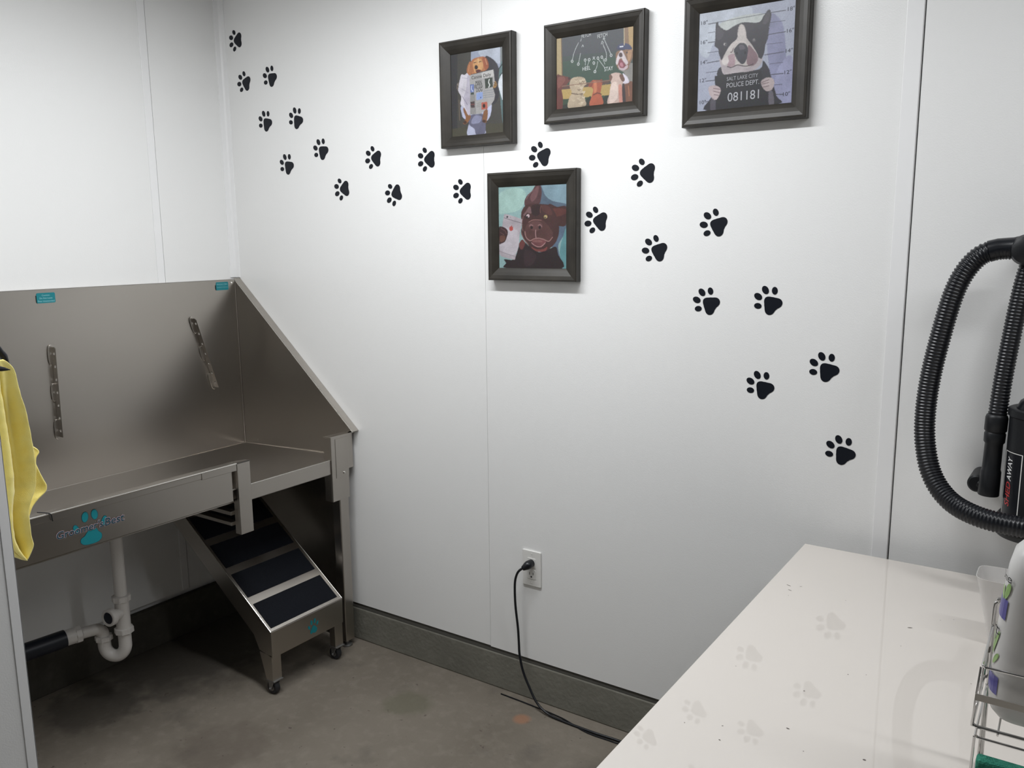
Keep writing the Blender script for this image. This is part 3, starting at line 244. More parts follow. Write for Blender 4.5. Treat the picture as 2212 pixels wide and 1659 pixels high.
for i, ((x, y, z), lx, ly, pw) in enumerate(LAMPS):
    t = thing('ceiling_light', (x, y, ZC), 'white linear ceiling light ' + ('above the middle of the picture wall', 'above the grooming table and dryer', 'over the back of the room')[i], 'ceiling light', 'linear ceiling lights')
    build('housing', MB().box((x - lx / 2 - .03, y - .075, z - .045), (x + lx / 2 + .03, y + .075, ZC)), 'trim', t, bevel=.008)
    dm = mat('lamp_diffuser', (.9, .9, .9), .5); dm.node_tree.nodes['Principled BSDF'].inputs['Emission Color'].default_value = (.96, .98, 1, 1); dm.node_tree.nodes['Principled BSDF'].inputs['Emission Strength'].default_value = 1.0
    build('diffuser', MB().box((x - lx / 2, y - .05, z - .060), (x + lx / 2, y + .05, z - .044)), dm, t)

# ================================================================== dog bath
T = thing('dog_bath', (.33, -.75, 0), 'stainless steel raised dog bath filling the corner under the paw trail', 'dog bath')
YL = -1.47    # left end, behind the partition
FX = .62
# back splash with its hemmed top edge
bp_ = MB().box((.024, YL, .70), (.030, -.030, 1.385)).box((.002, YL, 1.379), (.030, -.030, 1.385)).box((.0295, YL, 1.366), (.0325, -.034, 1.3845))
build('back_splash', bp_, 'steel', T)
# side splash against the picture wall: slanted top with a flange
prof = [(.030, .700), (FX, .700), (FX, .835), (.636, .842), (.030, 1.385)]
build('under_panel', MB().box((.05, -.034, .030), (.560, -.031, .700)), 'steel', T)
sp = MB().prism([(x, -.030, z) for x, z in prof], (0, .003, 0))
d = Vector((.636 - .016, 0, .838 - 1.387)); n_ = Vector((d.z, 0, -d.x)).normalized() * -.003
p0 = Vector((.022, -.030, 1.388)); p1_ = Vector((.646, -.030, .838))
sp.prism([p0, p1_, p1_ + n_, p0 + n_], (0, .029, 0))
build('side_splash', sp, 'steel', T)
build('splash_edge', MB().tube([p0 + Vector((.004, -.0005, -.0015)), p1_ + Vector((0, -.0005, .000))], .0020, 8), 'steel_lt', T)
build('corner_weld', MB().tube([(.032, -.032, .72), (.032, -.032, 1.383)], .0018, 8).tube([(.032, YL, .722), (.032, -.032, .720)], .0014, 8).tube([(.032, -.032, .720), (.612, -.033, .748)], .0014, 8), 'steel', T)
build('end_splash', MB().prism([(x, YL, z) for x, z in prof], (0, .004, 0)), 'steel', T)
# basin floor slopes gently to the back, front lip and apron
fl = MB().prism([(.030, YL, .721), (FX - .004, YL, .7465), (FX - .004, YL, .7425), (.030, YL, .717)], (0, -.030 - YL, 0))
fl.prism([(.030, YL, .700), (FX - .02, YL, .700), (FX - .02, YL, .696), (.030, YL, .696)], (0, -.030 - YL, 0))
build('basin_floor', fl, 'steel', T)
ap = MB().box((FX - .006, YL, .706), (FX, -.546, .829)).box((FX - .030, YL, .8255), (FX + .004, -.50, .8300)).box((FX + .001, YL, .809), (FX + .004, -.66, .829))
ap.box((FX + .001, -.66, .806), (FX + .005, -.53, .829)).box((FX - .03, YL, .706), (FX, -.546, .709)).box((FX - .030, -.546, .706), (FX - .026, -.50, .829))
build('front_apron', ap, 'steel', T, bevel=.0012)
build('apron_rim', MB().tube([(FX + .003, YL, .8285), (FX + .003, -.482, .8285)], .0026, 10), 'steel_lt', T)
build('entry_lip', MB().box((FX - .004, -.480, .694), (FX, -.118, .7475)).box((FX - .02, -.480, .694), (FX, -.118, .697)), 'steel', T, bevel=.0012)
build('lip_edge', MB().tube([(FX - .0005, -.480, .7475), (FX - .0005, -.118, .7475)], .0016, 8), 'steel_lt', T)
build('gate_jamb', MB().box((FX, -.529, .590), (FX + .006, -.479, .831)).box((FX - .022, -.529, .590), (FX, -.526, .831)).box((FX - .022, -.482, .590), (FX, -.479, .700)).box((FX - .018, -.529, .827), (FX + .006, -.479, .831)), 'steel', T, bevel=.001)
J = MB().prism([(FX, -.120, .831), (FX, -.012, .831), (FX, -.012, .70), (FX, -.036, .70), (FX, -.036, .59), (FX, -.120, .590)], (.005, 0, 0)).box((FX - .035, -.120, .590), (FX, -.117, .831)).box((FX - .025, -.122, .828), (FX + .007, .000, .8335)).box((FX + .0035, -.10, .675), (FX + .0065, -.036, .822))
build('gate_jamb', J, 'steel', T, bevel=.001)
build('jamb_screw', MB().lathe((FX + .0065, -.061, .690), (1, 0, 0), [(.0055, 0), (.0055, .0015), (.003, .0035)], 14), 'steel_lt', T, smooth=True)
build('splash_screw', MB().lathe((.0325, -.048, 1.372), (1, 0, 0), [(.004, 0), (.004, .001), (.002, .003)], 12), 'steel_lt', T, smooth=True)
for (x, y) in ((FX - .020, -.060), (.07, -.060), (FX - .020, -1.40), (.07, -1.40)):
    lg = build('leg', MB().box((x - .020, y - .0225, .026), (x + .020, y + .0225, .70)), 'steel', T, bevel=.003)
    build('foot', MB().lathe((x, y, 0), (0, 0, 1), [(.019, 0), (.021, .004), (.019, .009), (.008, .013), (.008, .027)], 24), 'grey', lg, smooth=True)
build('cross_rail', MB().box((.10, -.545, .655), (.60, -.520, .668)).box((.10, -.545, .620), (.60, -.520, .632)), 'steel', T, bevel=.001)
# restraint bars: a punched flange standing off the splash on rounded tabs
def restraint(a, b, nh=7):
    a, b = Vector(a), Vector(b); U = (b - a).normalized(); Ln = (b - a).length; side = Vector((1, 0, 0)).cross(U).normalized()
    if side.y > 0: side = -side      # tabs lie on the left of the flange
    hw = .011; X = Vector((1, 0, 0))
    tabs = []
    for c, hl in ((.026, .034), (Ln / 2, .030), (Ln - .026, .034)):   # tabs flat on the splash
        ctr = a + U * c; pts = []; mb = MB()
        for k in range(16):
            t = 2 * math.pi * k / 16; ee = U * (math.copysign(abs(math.cos(t)) ** .7, math.cos(t)) * hl) + side * (math.copysign(abs(math.sin(t)) ** .8, math.sin(t)) * hw)
            pts.append(ctr + ee + side * .006)
        mb.prism([p + X * .0005 for p in pts], X * .003); tabs.append(mb)
    # flange with round holes: strip of cells around each hole
    F = MB(); W = .026; th = side * .0025; cell = Ln / nh
    for i in range(nh):
        c = a + U * (cell * (i + .5)); pts_o = []; pts_i = []
        for k in range(16):
            t = 2 * math.pi * k / 16; cx, sy = math.cos(t), math.sin(t); m_ = max(abs(cx), abs(sy))
            uo = cx / m_ * cell / 2; vo = sy / m_ * W / 2
            if i == 0 and uo < -.3 * cell and abs(vo) > W * .3: uo *= .7
            pts_o.append(c + U * uo + X * (W / 2 + vo)); pts_i.append(c + U * cx * .0052 + X * (W * .55 + sy * .0052))
        o = len(F.v); F.v += pts_o + pts_i + [p + th for p in pts_o] + [p + th for p in pts_i]
        for k in range(16):
            k2 = (k + 1) % 16
            F.f += [(o + k, o + k2, o + 16 + k2, o + 16 + k), (o + 32 + k2, o + 32 + k, o + 48 + k, o + 48 + k2), (o + 16 + k, o + 16 + k2, o + 48 + k2, o + 48 + k), (o + k2, o + k, o + 32 + k, o + 32 + k2)]
    r = build('restraint_bar', F, 'steel', T); [build('mounting_tab', q, 'steel', r, bevel=.001) for q in tabs]
restraint((.031, -.772, 1.196), (.031, -.776, .894)); restraint((.031, -.237, 1.247), (.031, -.157, .972))
# stickers on the splash
def sticker(name, y0, y1, z0, z1, lines):
    s = MB(); r = .004; pts = []
    for cy, cz, a0 in ((y1 - r, z1 - r, 0), (y0 + r, z1 - r, 90), (y0 + r, z0 + r, 180), (y1 - r, z0 + r, 270)):
        for k in range(5): t = math.radians(a0 + k * 22.5); pts.append((.0328, cy + r * math.cos(t), cz + r * math.sin(t)))
    s.prism(pts, (.0004, 0, 0)); st = build(name, s, 'teal', T)
    tx = MB()
    for txt, zc, h, wd in lines: put_text(tx, txt, (.0335, (y0 + y1) / 2, zc), (0, 1, 0), (0, 0, 1), h / .7, wd)
    build('printed_text', tx, 'teallt', st)
sticker('caution_sticker', -.806, -.746, 1.341, 1.374, [('Caution:', 1.3665, .0052, .026), ('Do Not Leave', 1.3570, .0052, .041), ('Pets Unattended', 1.3475, .0052, .053)])
sticker('maker_sticker', -.1225, -.0655, 1.346, 1.3775, [("Groomer's Best", 1.3695, .0048, .049), ('------------', 1.3630, .0028, .030), ('www.groomersbest.com', 1.3570, .0028, .050)])
# paw logo and lettering on the apron
def blob_pts(cx, cy, rx, ry, rot, n=20):
    c, s_ = math.cos(rot), math.sin(rot); return [(cx + rx * math.cos(t) * c - ry * math.sin(t) * s_, cy + rx * math.cos(t) * s_ + ry * math.sin(t) * c) for t in [2 * math.pi * k / n for k in range(n)]]
def smooth2(pts, k=4): return [(p.x, p.y) for p in catmull([(a, b, 0) for a, b in pts], k, True)]
LX = FX + .0006
def lay(mb, pts, x): mb.add([(x, a, b) for a, b in pts], [tuple(range(len(pts)))])
padp = [(-1.0187,.7555),(-1.0023,.753),(-.997,.7436),(-.9885,.7335),(-.9890,.7225),(-.9982,.7147),(-1.0167,.7127),(-1.0375,.7152),(-1.0475,.724),(-1.0455,.7345),(-1.0353,.7395),(-1.0297,.7460)]
def grow(pts, d_):
    cx = sum(p[0] for p in pts) / len(pts); cy = sum(p[1] for p in pts) / len(pts); out = []
    for x, y in pts:
        l = math.hypot(x - cx, y - cy) or 1; out.append((x + (x - cx) / l * d_, y + (y - cy) / l * d_))
    return out
def eggs(d_): return [smooth2(grow(padp, d_)), blob_pts(-1.0300, .7925, .0088 + d_, .0142 + d_, -.10), blob_pts(-1.0029, .7930, .0088 + d_, .0142 + d_, .12), blob_pts(-1.0570, .7655, .0070 + d_, .0125 + d_, .35), blob_pts(-.9775, .7680, .0070 + d_, .0135 + d_, -.35)]
lg = MB(); [lay(lg, p, LX) for p in eggs(.0011)]
logo = build('paw_logo', lg, 'navy', T)
lg = MB(); [lay(lg, p, LX + .0003) for p in eggs(0)]
build('logo_fill', lg, 'teal', logo)
for nm, off, m_, dx in (('lettering_outline', .042, 'pink', .0016), ('lettering', .012, 'navy', .0022)):
    tx = MB(); put_text(tx, "Groomer's", (LX + dx, -1.0465, .7630), (0, 1, 0), (0, 0, 1), .0285, .129, off, .14); put_text(tx, 'Best', (LX + dx, -.9475, .7630), (0, 1, 0), (0, 0, 1), .0310, .056, off, .14)
    build(nm, tx, m_, logo)
tag(build('cable_tie', MB().tube(catmull([(FX - .008, -1.150, .838), (FX + .002, -1.135, .8345), (FX + .009, -1.124, .829), (FX + .0085, -1.121, .815), (FX + .006, -1.119, .808)], 5), .0013, 6), 'black', smooth=True), 'thin dark wire tie hooked over the bath apron rim beside the towel', 'wire tie')

# ================================================================== ramp
zr = lambda x: .236 + (.664 - x) * .752
R_ = thing('pet_ramp', (.45, -.31, 0), 'steel rolling dog ramp with black grip pads leading up into the bath', 'ramp')
xa, xb, ya, yb = .10, .664, -.468, -.139
sl = Vector((1, 0, -.752)).normalized(); up = Vector((.752, 0, 1)).normalized()
build('ramp_deck', MB().prism([(xa, ya, zr(xa)), (xb, ya, zr(xb)), (xb, ya, zr(xb) - .004), (xa, ya, zr(xa) - .005)], (0, yb - ya, 0)), 'steel', R_, bevel=.0015)
for y in (ya, yb - .004):
    build('side_skirt', MB().prism([(xa, y, zr(xa)), (xb, y, zr(xb)), (xb, y, .143), (.600, y, .156), (.575, y, .205), (xa, y, zr(xa) - .085)], (0, .004, 0)), 'steel', R_, bevel=.001)
fp = build('front_plate', MB().box((xb - .002, ya, .142), (xb + .003, yb, zr(xb) - .0005)), 'steel', R_, bevel=.0015)
build('ramp_edge', MB().tube([(xa, ya, zr(xa)), (xb + .001, ya, zr(xb)), (xb + .001, yb, zr(xb)), (xa, yb, zr(xa))], .0020, 8), 'steel_lt', R_)
for x1, x0 in ((.654, .568), (.543, .459), (.434, .350), (.325, .241), (.216, .132)):
    q = [Vector((x0, ya + .011, zr(x0))) + up * .0002, Vector((x1, ya + .011, zr(x1))) + up * .0002, Vector((x1, yb - .014, zr(x1))) + up * .0002, Vector((x0, yb - .014, zr(x0))) + up * .0002]
    build('grip_pad', MB().prism(q, up * .0022), 'grit', R_)
pw_ = MB()
def plw(pts): pw_.add([(xb + .0036, -.282 + a, .182 + b) for a, b in pts], [tuple(range(len(pts)))])
plw(smooth2([(0, .006), (.010, -.002), (.016, -.012), (.012, -.021), (.003, -.024), (-.006, -.020), (-.012, -.023), (-.017, -.016), (-.012, -.006), (-.006, .003)]))
for a in ((-.021, .004, .0045, .008, .4), (-.009, .0185, .0050, .0095, .1), (.006, .0205, .0050, .0095, -.1), (.018, .0085, .0045, .008, -.4)): plw(blob_pts(*a))
build('paw_sticker', pw_, 'teal', fp)
for y in (-.4485, -.1585):
    sgn = 1 if y < -.3 else -1
    lg = build('leg', MB().box((.634, y - .0195, .056), (.662, y + .0195, .150)) if y > -.3 else MB().prism([(.600, y - .0195, .15), (.662, y - .0195, .15), (.662, y - .0195, .056), (.628, y - .0195, .056)], (0, .039, 0)), 'steel', R_, bevel=.001)
    x = .650
    c = build('caster', MB().box((x - .022, y - .020, .052), (x + .018, y + .020, .0565)).prism([(x - .018, y - .016, .054), (x + .010, y - .016, .054), (x - .006, y - .016, .016), (x - .014, y - .016, .016)], (0, .003, 0)).prism([(x - .018, y + .013, .054), (x + .010, y + .013, .054), (x - .006, y + .013, .016), (x - .014, y + .013, .016)], (0, .003, 0)).cyl((x - .010, y - .019, .0225), (x - .010, y + .019, .0225), .003), 'grey', R_, bevel=.0008)
    build('wheel', MB().lathe((x - .010, y - .010, .0235), (0, 1, 0), [(.010, .000), (.021, .000), (.0235, .003), (.0235, .017), (.021, .020), (.010, .020)], 28), 'rubber', c, smooth=True)
    build('wheel_hub', MB().lathe((x - .010, y - .0115, .0235), (0, 1, 0), [(.004, 0), (.012, .0012), (.012, .0218), (.004, .023)], 20), 'grey', c, smooth=True)
build('hook_flange', MB().box((xa - .012, ya + .02, zr(xa) - .03), (xa, yb - .02, zr(xa) - .002)), 'steel', R_, bevel=.001)

# ================================================================== drain
D_ = thing('drain_pipe', (.30, -.80, .15), 'white plastic drain pipe with trap hanging below the dog bath', 'drain pipe')
dx, dy = .30, -.768
build('tailpiece', MB().cyl((dx, dy, .698), (dx, dy, .385), .0195, 28), 'pvc', D_, smooth=True)
def nut(p, ax, r=.027, h=.022, name='slip_nut', par=None):
    ax = Vector(ax).normalized(); u = ax.cross(Vector((0, 0, 1)));
    if u.length < .1: u = Vector((1, 0, 0))
    u.normalize(); w_ = ax.cross(u); mb = MB(); pr = []
    n = 48
    ring = lambda hh, rr, q: [Vector(p) + ax * hh + (u * math.cos(2 * math.pi * k / n) + w_ * math.sin(2 * math.pi * k / n)) * (rr + (q if k % 6 < 2 else 0)) for k in range(n)]
    R4 = [ring(0, r - .002, 0), ring(.002, r, .0022), ring(h - .002, r, .0022), ring(h, r - .003, 0)]
    vs = sum(R4, []); f = [(i * n + k, i * n + (k + 1) % n, (i + 1) * n + (k + 1) % n, (i + 1) * n + k) for i in range(3) for k in range(n)] + [tuple(range(n))[::-1], tuple(range(3 * n, 4 * n))]
    mb.add(vs, f); return build(name, mb, 'pvc', par or D_, smooth=True)
nut((dx, dy, .372), (0, 0, 1))
br = Vector((.25, -1, .05)).normalized()
tee = build('cleanout_tee', MB().cyl((dx, dy, .374), (dx, dy, .270), .0225, 28).cyl((dx, dy, .335), Vector((dx, dy, .335)) + br * .055, .019, 24), 'pvc', D_, smooth=True)
cp = Vector((dx, dy, .335)) + br * .040
build('cleanout_cap', MB().lathe(cp, br, [(.024, 0), (.028, .003), (.028, .020), (.0255, .022), (.020, .022), (.019, .012)], 28), 'pvc', tee, smooth=True)
build('cleanout_plug', MB().cyl(cp + br * .010, cp + br * .0185, .0195, 24), 'abs', tee)
nut((dx, dy, .262), (0, 0, 1), .028, .020)
ux, uy = -.052, -.042     # direction from the inlet leg to the outlet leg of the trap
U_ = []
for k in range(13):
    t = math.pi * k / 12; c = (1 - math.cos(t)) / 2
    U_.append((dx + ux * c, dy + uy * c, .222 - math.sin(t) * .040))
U_ = [(dx, dy, .268)] + U_ + [(dx + ux, dy + uy, .245)]
build('trap_bend', MB().tube(catmull(U_, 3), .0205, 24), 'pvc', D_, smooth=True)
nut((dx + ux, dy + uy, .238), (0, 0, 1), .0255, .018)
ex, ey = dx + ux, dy + uy
build('trap_arm', MB().tube(catmull([(ex, ey, .250), (ex, ey - .003, .268), (ex - .002, ey - .014, .2805), (ex - .006, ey - .030, .2835), (ex - .02, ey - .080, .2835)], 5), .0185, 24), 'pvc', D_, smooth=True)
nut((ex - .016, ey - .064, .2835), (-.2, -1, 0), .025, .020)
build('pipe_adapter', MB().cyl((ex - .02, ey - .078, .2835), (ex - .028, ey - .120, .2832), .0255, 28), 'pvc', D_, smooth=True)
build('waste_pipe', MB().cyl((ex - .026, ey - .112, .2832), (ex - .10, YL + .02, .273), .0285, 28), 'abs', D_, smooth=True)['label'] = 'black waste pipe'
# ================================================================== outlet and cord
O_ = thing('wall_outlet', (1.411, 0, .468), 'white duplex wall outlet with a black plug in its upper socket', 'outlet')
def rrect(x0, x1, z0, z1, r, y, n=4):
    pts = []
    for cx, cz, a0 in ((x1 - r, z1 - r, 0), (x0 + r, z1 - r, 90), (x0 + r, z0 + r, 180), (x1 - r, z0 + r, 270)):
        for k in range(n + 1): t = math.radians(a0 + 90 * k / n); pts.append((cx + r * math.cos(t), y, cz + r * math.sin(t)))
    return pts
build('cover_plate', MB().prism(rrect(1.375, 1.447, .408, .530, .004, 0), (0, -.0055, 0)), 'outlet', O_, bevel=.0025, seg=3)
for zc in (.4885, .4495):
    so = build('socket', MB().prism(rrect(1.3945, 1.4275, zc - .0165, zc + .0165, .004, -.005), (0, -.0018, 0)), 'outlet', O_, bevel=.0006)
    build('socket_slot', MB().box((1.4035, -.0072, zc - .002), (1.4052, -.0066, zc + .0075)).box((1.4172, -.0072, zc - .001), (1.4190, -.0066, zc + .0070)).prism(blob3 := [(1.4112 + .0028 * math.cos(t), -.0066, zc - .0085 + .0028 * math.sin(t)) for t in [2 * math.pi * k / 12 for k in range(12)]], (0, -.0006, 0)), 'dark', so)
for zc in (.519, .420): build('plate_screw', MB().lathe((1.411, -.0055, zc), (0, -1, 0), [(.003, 0), (.0028, .0008)], 12), 'outlet', O_)
C_ = thing('power_cord', (1.40, -.03, 0), 'black power cord hanging from the wall outlet and running along the floor under the table', 'cord')
pl = MB().tube(catmull([(1.4115, -.0072, .4885), (1.4115, -.018, .489), (1.410, -.026, .487), (1.404, -.033, .482), (1.397, -.038, .477)], 4), [.013, .013, .013, .013, .013, .0135, .014, .014, .0138, .0135, .013, .012, .011, .010, .009, .008, .007][:17], 14)
build('plug', pl, 'black', C_, smooth=True)
cd = [(1.400, -.036, .480), (1.385, -.043, .466), (1.373, -.042, .440), (1.368, -.040, .405), (1.366, -.034, .340), (1.371, -.028, .260), (1.373, -.026, .205), (1.377, -.028, .165), (1.394, -.034, .115), (1.425, -.042, .068), (1.458, -.050, .030), (1.500, -.056, .010), (1.560, -.060, .0048), (1.680, -.062, .0046), (1.80, -.060, .0046), (2.05, -.09, .0046), (2.5, -.16, .0046)]
build('cord', MB().tube(catmull(cd, 6), .0040, 10), 'black', C_, smooth=True)
tag(build('floor_streak', MB().tube(catmull([(1.30, -.030, .0028), (1.42, -.034, .0028), (1.55, -.044, .0028), (1.66, -.071, .0028), (1.80, -.072, .0028), (2.1, -.11, .0028), (2.5, -.18, .0028)], 5), .0022, 8), 'black', smooth=True), 'thin dark cable lying beside the black cord at the foot of the wall', 'streak')  # thin dark streak running beside the cord

# ================================================================== paw decals
PAWL = ['topmost, up by the left corner', 'second from the top on the left, nearest the corner', 'upper left, right of the two nearest the corner', 'left one of the pair level with the newspaper frame', 'right one of the pair level with the newspaper frame', 'left group, the lowest one pointing straight up', 'left group, rightmost one pointing straight up', 'upper row, alone midway between the left group and the frames', 'lower row, the leftmost pointing sideways', 'lower row, the middle one tilted downward', 'just left of the lower corner of the newspaper dog frame', 'left of the phone dog frame', 'directly above the phone dog frame', 'below the gap between blackboard and line-up frames', 'close to the right edge of the phone dog frame', 'right of the phone dog frame, second one out and lower', 'below the left side of the line-up dog frame', 'right side, left one of the level pair', 'right side, right one of the level pair', 'right side, left one of the pair above the lowest', 'right side, nearest the wall batten above the lowest', 'lowest of the whole trail, above the white table']
pm = MB(); pts = catmull([(a / 1e4, 0, b / 1e4) for a, b in PAD], 2, True)
pm.prism(pts, (0, -.0006, 0))
for a, b, ra, rb, rot in TOES: pm.prism([(x, 0, z) for x, z in blob_pts(a / 1e4, b / 1e4, ra, rb, rot, 28)], (0, -.0006, 0))
first = None
for i, (x, z, ang, sc) in enumerate(PAWS):
    if first is None:
        o = first = build('paw_print_decal', pm, 'decal', org=(0, 0, 0))
    else:
        o = first.copy(); COL.objects.link(o)
    o.location = (x, -.0003, z); o.rotation_euler = (0, -ang, 0)
    tag(o, 'black paw print wall decal, ' + PAWL[i], 'paw print', 'black paw print decals on the wall')

# ================================================================== framed prints
def art_mat(name):
    m = bpy.data.materials.new(name); m.use_nodes = True; nt = m.node_tree; b = nt.nodes['Principled BSDF']; b.inputs['Roughness'].default_value = .42
    a = nt.nodes.new('ShaderNodeAttribute'); a.attribute_name = 'Col'; tc = nt.nodes.new('ShaderNodeTexCoord')
    nt.links.new(a.outputs['Color'], b.inputs['Base Color']); return m
ART = art_mat('painted_print')
def framed(key, x0, x1, z0, z1, ix0, ix1, iz0, iz1, label):
    yf = -.030; yp = -.013
    t = thing('framed_picture', ((x0 + x1) / 2, 0, z0), label, 'picture', 'framed dog pictures')
    prof = [(0, -.002), (0, -.0265), (.0018, -.0296), (.0052, -.0300), (.0064, -.0288), (.0150, -.0268), (.0240, -.0225), (.0310, -.0180), (.0352, -.0150), (.036, -.0140), (.036, -.010), (.036, -.002)]
    wx = [ix0 - x0, x1 - ix1]; wz = [iz0 - z0, z1 - iz1]
    mb = MB(); n = len(prof)
    for q, y in prof:
        s = q / .036
        mb.v += [Vector((x0 + wx[0] * s, y, z0 + wz[0] * s)), Vector((x1 - wx[1] * s, y, z0 + wz[0] * s)), Vector((x1 - wx[1] * s, y, z1 - wz[1] * s)), Vector((x0 + wx[0] * s, y, z1 - wz[1] * s))]
    for i in range(n):
        j = (i + 1) % n
        for k in range(4): k2 = (k + 1) % 4; mb.f.append((i * 4 + k, i * 4 + k2, j * 4 + k2, j * 4 + k))
    build('frame', mb, 'wood', t)
    # the print: the picture is painted shape by shape, then worked over with short brush strokes, as vertex colours of one flat mesh
    K_ = dict(newspaper=.0003, blackboard=.000256, lineup=.00021, phone=.00028)[key]
    W, H = ix1 - ix0 + .002, iz1 - iz0 + .002; bx, bz = ix0 - .001, iz0 - .001
    RES = 1550.0; nx, nz = int(W * RES), int(H * RES); rs = np.random.RandomState(len(key)); buf = np.zeros((nz, nx, 3), np.float32) + .04
    gx, gz = np.meshgrid(np.arange(nx) + .5, np.arange(nz) + .5)
    def noise(n, seed):     # smooth value noise over the picture
        r = np.random.RandomState(seed).rand(n + 2, n + 2); u = gx / nx * n; v = gz / nz * n; a = u.astype(int); b = v.astype(int); fu = u - a; fv = v - b; fu = fu * fu * (3 - 2 * fu); fv = fv * fv * (3 - 2 * fv)
        return (r[b, a] * (1 - fu) + r[b, a + 1] * fu) * (1 - fv) + (r[b + 1, a] * (1 - fu) + r[b + 1, a + 1] * fu) * fv
    N1 = noise(9, 1) * .6 + noise(23, 2) * .4
    def tone(c): c = np.array(c[:3]); return (c * .88 + c.mean() * .12) * .74
    def fill(pts, col, smooth_):
        P = np.array(pts) * [nx / 1000, nz / 1000]; x0, z0 = np.maximum(np.floor(P.min(0)).astype(int) - 1, 0); x1, z1 = np.minimum(np.ceil(P.max(0)).astype(int) + 1, [nx, nz])
        if x1 <= x0 or z1 <= z0: return
        X = gx[z0:z1, x0:x1]; Z = gz[z0:z1, x0:x1]; ins = np.zeros(X.shape, bool); Q = np.roll(P, -1, 0)
        for (ax, az), (cx_, cz_) in zip(P, Q):
            if az == cz_: continue
            ins ^= ((az > Z) != (cz_ > Z)) & (X < (cx_ - ax) * (Z - az) / (cz_ - az) + ax)
        k = (1 + (.42 if smooth_ else .12) * (N1[z0:z1, x0:x1] - .5))[..., None]; c = tone(lin(col)) * k
        buf[z0:z1, x0:x1][ins] = c[ins]
    def stroke(pts, col, hw, amt):
        c = tone(lin(col)); P = np.array(pts) * [nx / 1000, nz / 1000]
        for (ax, az), (cx_, cz_) in zip(P[:-1], P[1:]):
            x0 = max(int(min(ax, cx_) - hw - 2), 0); x1 = min(int(max(ax, cx_) + hw + 3), nx); z0 = max(int(min(az, cz_) - hw - 2), 0); z1 = min(int(max(az, cz_) + hw + 3), nz)
            if x1 <= x0 or z1 <= z0: continue
            X = gx[z0:z1, x0:x1] - ax; Z = gz[z0:z1, x0:x1] - az; dx_, dz_ = cx_ - ax, cz_ - az; l2 = dx_ * dx_ + dz_ * dz_ + 1e-9; t_ = np.clip((X * dx_ + Z * dz_) / l2, 0, 1)
            d = np.hypot(X - t_ * dx_, Z - t_ * dz_); a = (np.clip(hw + .5 - d, 0, 1) * amt)[..., None]
            buf[z0:z1, x0:x1] = buf[z0:z1, x0:x1] * (1 - a) + c * a
    def lines(amt):
        for it in PRINTS[key]:
            if it[0] == 'l':
                P = [Vector((u, 0, v)) for u, v in it[3]]; P = catmull(P, 3) if len(P) > 2 else P
                stroke([(q.x, q.z) for q in P], it[1], max(it[2] * K_ * .5 * RES, .32), amt)
    for it in PRINTS[key]:
        if it[0] == 'p': fill(smooth2(it[3], 4) if it[2] else it[3], it[1], it[2])
    lines(.9)
    src = buf.copy()
    for _ in range(1): src[1:-1, 1:-1] = (src[1:-1, 1:-1] * 2 + src[:-2, 1:-1] + src[2:, 1:-1] + src[1:-1, :-2] + src[1:-1, 2:]) / 6
    buf[:] = src
    ang = noise(5, 7) * 6.3 + noise(14, 8) * 1.6; NS = int(nx * nz * .35); sx = rs.randint(0, nx, NS); sz = rs.randint(0, nz, NS); an = ang[sz, sx]; ln = rs.uniform(1.0, 2.8, NS)
    col = src[sz, sx] * (1 + rs.normal(0, .11, (NS, 1))); col = np.clip(col + rs.normal(0, .006, (NS, 3)), .004, 1)
    for t_ in np.linspace(-1, 1, 9):
        xi = np.clip((sx + np.cos(an) * ln * t_), 0, nx - 1).astype(int); zi = np.clip((sz + np.sin(an) * ln * t_), 0, nz - 1).astype(int)
        buf[zi, xi] = buf[zi, xi] * .45 + col * .55
    lines(.72)
    vs = np.stack([bx + gx / nx * W, np.full(gx.shape, yp), bz + gz / nz * H], -1).reshape(-1, 3) - np.array(ORG[t]); ii = np.arange(nx * nz).reshape(nz, nx)
    fq = np.stack([ii[:-1, :-1], ii[:-1, 1:], ii[1:, 1:], ii[1:, :-1]], -1).reshape(-1, 4); me = bpy.data.meshes.new('picture_print')
    me.vertices.add(len(vs)); me.vertices.foreach_set('co', vs.ravel()); me.loops.add(fq.size); me.loops.foreach_set('vertex_index', fq.ravel().astype(np.int32)); me.polygons.add(len(fq)); me.polygons.foreach_set('loop_start', np.arange(0, fq.size, 4, dtype=np.int32)); me.update(calc_edges=True)
    ca = me.color_attributes.new('Col', 'FLOAT_COLOR', 'POINT'); ca.data.foreach_set('color', np.concatenate([buf.reshape(-1, 3), np.ones((nx * nz, 1))], 1).astype(np.float32).ravel()); me.materials.append(ART)
    o = bpy.data.objects.new('picture_print', me); COL.objects.link(o); o.parent = t; ORG[o] = ORG[t]
    for it in PRINTS[key]:
        if it[0] == 't':
            _, c, h, uv, s, rot = it; mb2 = MB(); h = h * K_; tl = math.radians(rot * .25)
            put_text(mb2, s, (bx + uv[0] / 1000 * W, yp - .0004, bz + uv[1] / 1000 * H), (math.cos(tl), 0, math.sin(tl)), (-math.sin(tl), 0, math.cos(tl)), h / .72, len(s) * h * .60)
            mk_ = 'lettering_' + c; M[mk_] = M.get(mk_) or mat(mk_, tuple(v * .8 for v in lin(c)[:3]), .45); build('painted_lettering', mb2, mk_, o)
    return t
framed('newspaper', 1.091, 1.366, 1.818, 2.139, 1.1255, 1.3225, 1.8535, 2.1005, 'dark wood framed picture of a golden dog reading a newspaper')
framed('blackboard', 1.478, 1.796, 1.862, 2.136, 1.5125, 1.7555, 1.9025, 2.0975, 'dark wood framed picture of dogs in front of a chalk blackboard')
framed('lineup', 1.908, 2.231, 1.818, 2.140, 1.9445, 2.1900, 1.8580, 2.1010, 'dark wood framed picture of a black and white dog holding a police name board')
